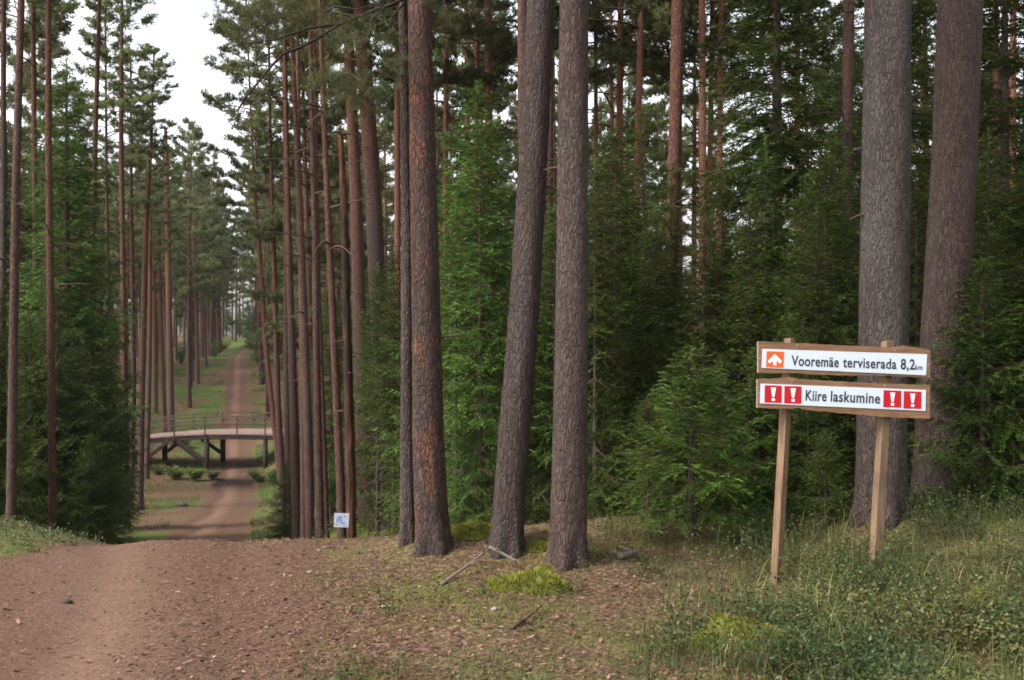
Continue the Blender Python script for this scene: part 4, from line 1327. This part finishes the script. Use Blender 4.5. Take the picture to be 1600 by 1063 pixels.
        ydep = .026 + .052 if rz > .4 else .026 + .048
        V = np.concatenate([np.column_stack([xs[i] + pr[:, 0] * wob[i], ydep + pr[:, 1] * wob[i], np.full(8, zs[i] + 0)]) for i in range(n)])
        V = np.concatenate([V, [[xs[-1], ydep, zs[-1] + .004]]])
        i_ = np.arange(n - 1)[:, None] * 8; j = np.arange(8)[None]; kk = (j + 1) % 8
        base = mb.n
        mb.add(V, np.stack([i_ + j, i_ + kk, i_ + 8 + kk, i_ + 8 + j], -1).reshape(-1, 4))
        capf = np.stack([(n - 1) * 8 + j[0], (n - 1) * 8 + kk[0], np.full(8, n * 8)], -1)
        mb.t.append(capf + base); mb.tm.append(np.zeros(8, int))
        mb.build("post", [M[mat]], root, False)
trail_sign()


# ------------------------------------------------------------------ small white notice by the track
def notice():
    x, y = ground_hit(531, 826)
    y = min(y, 11.9); x = px_x(531, y)
    root = empty('notice_plate', (x, y, gz(x, y)), "small square white notice on a short stake by the orange snag", 'notice', None, R(8))
    k = y / F
    w = 23 * k; h = 22 * k
    zc = EYE - (813 - 531.5) * k - root.location[2]
    mb = MB(); box(mb, (0, .012, (zc - .2) / 2 + .06), (.03, .02, zc + .2 + .08), None, 0, jit=.001)
    mb.build("stake", [M['rail_wood']], root, False)
    mb = MB(); box(mb, (0, 0, zc), (w, .004, h), None, 0)
    p = mb.build("plate", [M['notice_white']], root, False); p.rotation_euler = (0, R(3), 0)
    mb = MB()
    for (u, v, a, b) in ((-.12, .1, .30, .42), (-.30, -.02, .08, .36), (.22, .28, .12, .16), (.12, -.18, .34, .12), (.2, -.36, .26, .08)):
        box(mb, (u * w, -.0032, zc + v * h), (a * w, .001, b * h), None, 0)
    q = mb.build("print", [M['notice_blue']], p, False)
notice()


# ------------------------------------------------------------------ moss mounds, stones, mushrooms, fallen branches
def mound(px, py, wpx, hpx, label, mat='moss', n=5200, bl=.028):
    x, y = ground_hit(px, py)
    k = y / F
    rx = wpx * k / 2; hz = hpx * k; ry = rx * .8
    root = empty('moss_mound', (x, y + ry * .4, gz(x, y + ry * .4) - .02), label, 'moss mound')
    rg2 = np.random.default_rng(int(px))
    a = np.linspace(0, 6.283, 49)[:-1]; rr = np.linspace(0, 1, 22)
    A, RR = np.meshgrid(a, rr)
    def shape(X, Yv):
        d = np.sqrt(X ** 2 + Yv ** 2)
        return np.clip(1 - d ** 2, 0, 1) ** .7 * (.72 + fbm(X * 2.2 + px, Yv * 2.2, 3, 3) * 1.3)
    X = np.cos(A) * RR; Yv = np.sin(A) * RR
    V = np.stack([X * rx, Yv * ry, shape(X, Yv) * hz - .01], -1).reshape(-1, 3)
    n1 = 48
    i_ = np.arange(21)[:, None] * n1; j = np.arange(n1)[None]; kk = (j + 1) % n1
    mb = MB()
    mb.add(V, np.stack([i_ + j, i_ + n1 + j, i_ + n1 + kk, i_ + kk], -1).reshape(-1, 4), 0, .15)
    q = np.sqrt(rg2.uniform(0, 1, n)); t = rg2.uniform(0, 6.283, n)
    X = np.cos(t) * q; Yv = np.sin(t) * q
    pn = vnoise(X * 4 + 5, Yv * 4, 9)
    keep = pn > .22
    X, Yv, pn = X[keep], Yv[keep], pn[keep]
    P = np.stack([X * rx, Yv * ry, shape(X, Yv) * hz - .012], -1)
    D = unit(rg2.normal(0, .55, P.shape) + np.stack([X * .5, Yv * .5, np.ones(len(X))], -1))
    blades(mb, P, D, rg2.uniform(.6, 1.4, len(P)) * bl, .007, unit(np.cross(D, rg2.normal(0, 1, P.shape))), 0, np.clip(pn * 1.1 + rg2.normal(0, .15, len(P)) - .05, 0, 1))
    mb.build("hummock", [M[mat]], root)
mound(826, 925, 135, 40, "bright yellow-green moss mound in front of the grey-mauve pine")
mound(775, 915, 50, 16, "small moss clump at the left of the yellow-green mound", n=1200)
mound(1165, 1015, 170, 60, "broad olive moss mound low in the grass before the sign", n=6500)
mound(1540, 965, 100, 42, "mossy hummock beside the white mushroom", n=3500)
mound(740, 838, 90, 20, "moss cushion between the orange-patched and the leaning pine", n=2600)
mound(845, 858, 44, 16, "moss cushion between the leaning and the grey-mauve pine", n=1200)
mound(560, 838, 110, 18, "moss patch in front of the dark grey pine and the notice", n=2600)


def rock(px, py, wpx, hpx, label, mat, name='stone', cat='stone', group=None):
    x, y = ground_hit(px, py)
    k = y / F
    rg2 = np.random.default_rng(int(px * 3 + py))
    th = np.linspace(0, math.pi, 9); ph = np.linspace(0, 6.283, 15)[:-1]
    T, Pp = np.meshgrid(th, ph, indexing='ij')
    d = 1 + fbm(np.cos(Pp) * np.sin(T) * 1.6 + px, np.sin(Pp) * np.sin(T) * 1.6 + np.cos(T) * 1.3, 3, 3) * .8
    V = np.stack([np.sin(T) * np.cos(Pp) * d * wpx * k / 2, np.sin(T) * np.sin(Pp) * d * wpx * k * .4, np.cos(T) * d * hpx * k * .55], -1).reshape(-1, 3)
    i_ = np.arange(8)[:, None] * 14; j = np.arange(14)[None]; kk = (j + 1) % 14
    mb = MB(); mb.add(V, np.stack([i_ + j, i_ + 14 + j, i_ + 14 + kk, i_ + kk], -1).reshape(-1, 4))
    o = mb.build(name, [M[mat]])
    o.location = (x, y, gz(x, y) + hpx * k * .2)
    tag(o, label, cat, group)
rock(285, 791, 20, 10, "brown stone on the verge left of the track in the dip", 'stone')
rock(103, 943, 20, 6, "dark flat scrap of bark in the wheel rut near the bottom left", 'bridge_wood')  # a scrap of bark, shaped with the stone builder
rock(772, 955, 12, 7, "pale stone below the moss mound", 'pale_stone')
rock(484, 896, 9, 5, "white pebble at the right edge of the litter on the track", 'pale_stone')
rock(600, 949, 9, 5, "small white pebble in the brown litter", 'pale_stone')
rock(445, 900, 8, 4, "pinkish pebble among the leaf litter of the track", 'pale_stone')
rock(290, 1040, 12, 6, "grey pebble at the bottom of the track", 'stone')


def fallen(name, label, path, r, mat, cat='fallen branch', lift=None):
    P = []
    for i, (px, py, h) in enumerate(path):
        x, y = ground_hit(px, py + h)          # foot on the ground h pixels below, raised to the traced point
        p = np.array([x, y, gz(x, y) + h / F * y + r]); P.append(p)
    P = np.array(P)
    root = empty(name, P[0], label, cat)
    s = np.linspace(0, 1, len(P)); ss = np.linspace(0, 1, 14)
    Q = np.stack([np.interp(ss, s, P[:, c]) for c in range(3)], -1) - P[0]
    mb = MB(); add_tube(mb, Q, r * (1 - .5 * ss) * (1 + RNG.normal(0, .06, 14)), 7)
    rg2 = np.random.default_rng(int(path[0][0]))
    for i in range(3):
        q = Q[rg2.integers(3, 12)]
        d = unit(np.array([rg2.normal(), rg2.normal(), abs(rg2.normal()) * .7])) * rg2.uniform(.05, .14)
        add_tube(mb, np.array([q, q + d * .5, q + d]), np.array([r * .4, r * .3, r * .2]), 5)
    mb.build("stick", [M[mat]], root)
fallen('fallen_branch', "forked grey broken branch propped at the foot of the leaning pine", [(690, 916, 0), (730, 888, 10), (766, 859, 26)], .012, 'twig_grey')
fallen('fallen_branch', "lichen-covered branch piece running right from the propped branch to the moss mound", [(764, 858, 28), (786, 869, 18), (815, 886, 4)], .014, 'twig_grey')
fallen('fallen_branch', "short dark knobbly stick lying below the moss mound", [(800, 985, 0), (824, 970, 4), (846, 950, 8)], .012, 'twig')
fallen('fallen_branch', "pale rotten log piece lying right of the grey-mauve pine", [(968, 876, 0), (985, 872, 1), (1000, 868, 2)], .026, 'twig_grey')


def mushroom(px, py, wpx, label):
    x, y = ground_hit(px, py + 10)
    k = y / F; r = wpx * k / 2
    root = empty('mushroom', (x, y, gz(x, y)), label, 'mushroom')
    zc = 14 * k
    mb = MB(); add_tube(mb, np.array([[0, 0, -.02], [.002, 0, zc * .5], [0, 0, zc]]), np.array([r * .28, r * .22, r * .2]), 10)
    mb.build("stem", [M['pale_stone']], root)
    s = np.linspace(0, 1, 9); a = np.linspace(0, 6.283, 19)[:-1]
    prof = [(0, r * .42), (r * .4, r * .40), (r * .75, r * .27), (r * .97, r * .06), (r, -r * .02), (r * .92, -r * .06), (r * .5, -r * .02), (r * .2, 0)]
    V = np.concatenate([np.column_stack([np.cos(a) * q[0] * (1 + .06 * np.sin(3 * a)), np.sin(a) * q[0], np.full(18, q[1])]) for q in prof])
    i_ = np.arange(len(prof) - 1)[:, None] * 18; j = np.arange(18)[None]; kk = (j + 1) % 18
    mb = MB(); mb.add(V, np.stack([i_ + j, i_ + kk, i_ + 18 + kk, i_ + 18 + j], -1).reshape(-1, 4))
    c = mb.build("cap", [M['pale_stone']], root); c.location = (0, 0, zc); c.rotation_euler = (R(22), R(-6), 0)
mushroom(1488, 943, 19, "pale mushroom cap in the grass right of the trail sign")


# ------------------------------------------------------------------ ground cover
MOSS_AT = ground_hit(1165, 1025)
def grass_strips(mb, x, y, h, w, bend, rg2, tint):
    n = len(x)
    z = ground_z(x, y) - .01
    az = rg2.uniform(0, 6.283, n)
    d = np.stack([np.cos(az), np.sin(az), np.zeros(n)], -1)
    s = np.stack([-np.sin(az), np.cos(az), np.zeros(n)], -1)
    B = np.stack([x, y, z], -1)
    rows = []
    for t in (0, .35, .7, 1.0):
        th = bend * t
        c = B + d * (h * bend * .55 * t * t)[:, None] + np.array([0, 0, 1.]) * (h * (t - .42 * np.minimum(bend, 1.6) * t * t))[:, None]
        ww = (w * (1 - t) ** .6 * .5 if t < 1 else w * .02)[:, None]
        rows += [c - s * ww, c + s * ww]
    V = np.stack(rows, 1).reshape(-1, 3)
    o = (np.arange(n) * 8)[:, None]
    f = np.concatenate([np.concatenate([o + a, o + a + 1, o + a + 3, o + a + 2], 1) for a in (0, 2, 4)])
    mb.add(V, f, 0, np.repeat(tint, 8))


def sample(n, dens, ylo=3.6, yhi=14.0, ulo=-5.5, uhi=9.5, rg2=None, power=1.6):
    """Random ground points in view, thinned by dens(x, y, u); denser towards the camera as in perspective."""
    t = rg2.uniform(0, 1, n)
    y = ylo * (yhi / ylo) ** (t ** power)
    n = int(n * 1.2); y = ylo * (yhi / ylo) ** (rg2.uniform(0, 1, n) ** power)
    x = rg2.uniform(-.6, .74, n) * y
    u = x - track_x(y)
    k = rg2.uniform(0, 1, n) < dens(x, y, u)
    return x[k], y[k], u[k]


def d_bottom(x, y, u):            # the mossy grassy corner under the sign
    return sstep(.10, .40, np.hypot(x - MOSS_AT[0], y - MOSS_AT[1] - .1)) * sstep(2.5, 4.0, u + fbm(x * .8, y * .8, 61, 3) * 2.2 - (y - 5.5) * .32) * sstep(10.4, 8.8, y - np.maximum(0, x - 1) * .2)


def d_right(x, y, u):             # the thin verge between the track and the pines
    return sstep(.7, 1.6, u + fbm(x * 1.1, y * 1.1, 63, 3) * 1.5) * sstep(10.5, 8.5, y)


def d_left(x, y, u):
    return np.where(np.abs(u) < np.interp(y, [0, 6.6, 7.3, 8.2, 10, 20], [2.2, 1.5, 1.05, .62, .75, 1.05]), 0, 1) * (u < 0) * sstep(6.0, 7.5, y)


def build_cover():
    rg2 = np.random.default_rng(11)
    clump = lambda x, y, s, sd, lo, hi: sstep(lo, hi, vnoise(x * s, y * s, sd))
    # ---- grass
    mb = MB()
    x, y, u = sample(125000, lambda x, y, u: d_bottom(x, y, u) * clump(x, y, 2.6, 71, .2, .7), rg2=rg2)
    n = len(x)
    grass_strips(mb, x, y, rg2.uniform(.06, .22, n), rg2.uniform(.0025, .005, n), rg2.uniform(.3, 1.3, n), rg2, np.clip(rg2.normal(.42, .25, n), 0, 1))
    # long arching blades
    cx, cy_, cu_ = sample(1250, lambda x, y, u: d_bottom(x, y, u) * .8, rg2=rg2)
    for a, b in zip(cx, cy_):
        m_ = rg2.integers(3, 10)
        n = m_
        grass_strips(mb, a + rg2.normal(0, .04, n), b + rg2.normal(0, .04, n), rg2.uniform(.18, .48, n), rg2.uniform(.004, .0075, n), rg2.uniform(.3, 1.5, n), rg2, np.clip(rg2.normal(.55, .28, n), 0, 1))
    x, y, u = sample(90000, lambda x, y, u: d_right(x, y, u) * (1 - d_bottom(x, y, u)) * clump(x, y, 1.7, 73, .38, .75), rg2=rg2)
    n = len(x)
    grass_strips(mb, x, y, rg2.uniform(.02, .09, n), rg2.uniform(.0022, .0045, n), rg2.uniform(.3, 1.4, n), rg2, np.clip(rg2.normal(.42, .25, n), 0, 1))
    x, y, u = sample(50000, lambda x, y, u: d_left(x, y, u) * clump(x, y, 1.5, 75, .25, .6), 6.5, 14, rg2=rg2, power=1.0)
    n = len(x)
    grass_strips(mb, x, y, rg2.uniform(.025, .08, n), rg2.uniform(.003, .005, n), rg2.uniform(.3, 1.3, n), rg2, np.clip(rg2.normal(.35, .2, n), 0, 1))
    # tufts creeping into the track
    x, y, u = sample(30000, lambda x, y, u: (u > -1.2) * (u < 3.2) * clump(x, y, 1.9, 77, .66, .85) * (.5 + .4 * sstep(.6, 1.6, u)), rg2=rg2)
    n = len(x)
    grass_strips(mb, x, y, rg2.uniform(.015, .055, n), rg2.uniform(.002, .004, n), rg2.uniform(.3, 1.4, n), rg2, np.clip(rg2.normal(.4, .2, n), 0, 1))
    # verges of the track down in the valley and on the far slope
    t = rg2.uniform(0, 1, 150000)
    y = 20 * (125 / 20) ** t
    u = np.where(rg2.uniform(0, 1, len(y)) < .62, -rg2.uniform(1.3, 10, len(y)), rg2.uniform(1.3, 5.5, len(y)))
    x = track_x(y) + u
    k = rg2.uniform(0, 1, len(y)) < clump(x, y, .5, 79, .3, .65)
    x, y = x[k], y[k]; n = len(x)
    sc = .6 + y / 60
    grass_strips(mb, x, y, rg2.uniform(.06, .26, n) * sc ** .5, .008 * sc, rg2.uniform(.4, 1.3, n), rg2, np.clip(.1 + .6 * vnoise(x * .7, y * .35, 89) + rg2.normal(0, .15, n), 0, 1))
    o = mb.build("verge_grass", [M['grass']])
    tag(o, "green and straw-coloured grass along the track and under the sign", "grass", None, 'stuff')

    # ---- low herbs and bilberry
    mb = MB()
    x, y, u = sample(24000, lambda x, y, u: d_bottom(x, y, u) * clump(x, y, 1.9, 81, .2, .6), rg2=rg2)
    cl = [(x, y, 1.0)]
    x, y, u = sample(2600, lambda x, y, u: d_right(x, y, u) * clump(x, y, 2.3, 83, .62, .85), rg2=rg2)
    cl.append((x, y, .5))
    x, y, u = sample(2600, lambda x, y, u: d_left(x, y, u) * clump(x, y, 1.3, 85, .45, .8), 6.5, 14, rg2=rg2, power=1.0)
    cl.append((x, y, .3))
    t = rg2.uniform(0, 1, 2600); yy = 8 + 9 * t; xx = rg2.uniform(-.2, .56, 2600) * yy
    k = clump(xx, yy, .9, 87, .55, .8) > rg2.uniform(0, 1, 2600)
    cl.append((xx[k], yy[k], .9))
    for x, y, sc in cl:
        n = len(x); ln = 26
        hgt = rg2.uniform(.07, .27, n) * sc
        az = rg2.uniform(0, 6.28, n); lean = rg2.uniform(0, .5, n)
        B = np.stack([x, y, ground_z(x, y) - .01], -1)
        T = B + np.stack([np.cos(az) * lean * hgt, np.sin(az) * lean * hgt, hgt], -1)
        D = unit(T - B)
        blades(mb, B, D, np.linalg.norm(T - B, axis=1), .005, unit(np.cross(D, rg2.normal(0, 1, B.shape))), 1, .5)
        q = rg2.uniform(.2, 1.05, (n, ln))
        P = (B[:, None] + (T - B)[:, None] * q[..., None] + rg2.normal(0, .028, (n, ln, 3)) * (.5 + sc)).reshape(-1, 3)
        LD = unit(rg2.normal(0, 1, P.shape) * [1, 1, .45] + [0, 0, .12])
        sd = unit(np.cross(LD, rg2.normal(0, .45, P.shape) + [0, 0, 1.]))
        tn = np.repeat(np.clip(.1 + .75 * vnoise(x * 2.2, y * 2.2, 88) + rg2.normal(0, .2, n), 0, 1), ln)
        tn = np.clip(tn + rg2.normal(0, .12, len(tn)), 0, 1)
        blades(mb, P, LD, rg2.uniform(.013, .034, len(P)), rg2.uniform(.008, .018, len(P)), sd, 0, tn)
    o = mb.build("undergrowth", [M['herb'], M['twig']])
    tag(o, "low bilberry and herbs covering the ground under the sign and trees", "undergrowth", None, 'stuff')

    # ---- moss tufts in the corner
    mb = MB()
    x, y, u = sample(130000, lambda x, y, u: np.maximum(d_bottom(x, y, u) * clump(x, y, 1.6, 91, .45, .65), d_right(x, y, u) * clump(x, y, 1.2, 93, .52, .68) * .6), rg2=rg2)
    n = len(x)
    P = np.stack([x, y, ground_z(x, y) - .006], -1)
    D = unit(rg2.normal(0, .6, P.shape) + [0, 0, 1.])
    blades(mb, P, D, rg2.uniform(.014, .036, n), .007, unit(np.cross(D, rg2.normal(0, 1, P.shape))), 0, np.clip(rg2.normal(.35, .25, n), 0, 1))
    o = mb.build("ground_moss", [M['moss']])
    tag(o, "olive and yellow moss growing between the grass", "moss", None, 'stuff')

    # ---- fallen leaves, bark flakes and needles
    mb = MB()
    def dl(x, y, u):
        trod = np.exp(-((u + .45) / .5) ** 2) * .85
        return np.clip(sstep(-3.6, -1.6, u) * (.55 + .45 * sstep(-.3, 1.0, u)) * (1 - trod) * (1 - .55 * d_bottom(x, y, u)) * sstep(3.8, 2.6, u - 2.5 + fbm(x, y, 95, 3) * 2) + .18 * sstep(1, 2, u), 0, 1)
    x, y, u = sample(95000, dl, 3.6, 11.5, rg2=rg2, power=1.2)
    n = len(x)
    P = np.stack([x, y, ground_z(x, y) + rg2.uniform(.001, .012, n)], -1)
    az = rg2.uniform(0, 6.283, n)
    D = unit(np.stack([np.cos(az), np.sin(az), rg2.normal(.05, .22, n)], -1))
    sd = unit(np.cross(D, rg2.normal(0, .35, P.shape) + [0, 0, 1.]))
    tn = np.clip(rg2.beta(1.6, 2.4, n), 0, 1)
    sz = np.clip(rg2.lognormal(-.45, .5, n), .25, 1.9)
    blades(mb, P, D, .024 * sz * rg2.uniform(.8, 1.3, n), .013 * sz * rg2.uniform(.5, 1.2, n), sd, 0, tn)
    # needles and bits of twig
    x, y, u = sample(40000, lambda x, y, u: np.clip(.3 + .7 * sstep(.5, 2.5, u), 0, 1) * sstep(-3.5, -1, u), 3.6, 11.5, rg2=rg2, power=1.2)
    n = len(x)
    P = np.stack([x, y, ground_z(x, y) + rg2.uniform(.001, .008, n)], -1)
    az = rg2.uniform(0, 6.283, n)
    D = unit(np.stack([np.cos(az), np.sin(az), rg2.normal(.02, .1, n)], -1))
    blades(mb, P, D, rg2.uniform(.03, .09, n), rg2.uniform(.002, .004, n), unit(np.cross(D, [[0, 0, 1.]])), 0, np.clip(rg2.normal(.4, .25, n), 0, 1), .5)
    o = mb.build("leaf_litter", [M['litter']])
    tag(o, "brown fallen leaves, flakes of bark and needles strewn over the track", "leaf litter", None, 'stuff')
build_cover()


# ------------------------------------------------------------------ the damp air between the trees
def haze():
    m = bpy.data.materials.new('haze'); m.use_nodes = True
    t = m.node_tree
    t.nodes.remove(t.nodes["Principled BSDF"])
    v = t.nodes.new("ShaderNodeVolumePrincipled")
    v.inputs["Color"].default_value = (.93, .95, .97, 1)
    v.inputs["Density"].default_value = HAZE
    v.inputs["Anisotropy"].default_value = .3
    t.links.new(v.outputs[0], t.nodes["Material Output"].inputs["Volume"])
    mb = MB()
    box(mb, (-60, 275, 11), (1000, 700, 40))
    o = mb.build("haze", [m], None, False)
    tag(o, "thin pale air that greys the far trees down the track", "haze", None, 'stuff')
HAZE = .0002
haze()
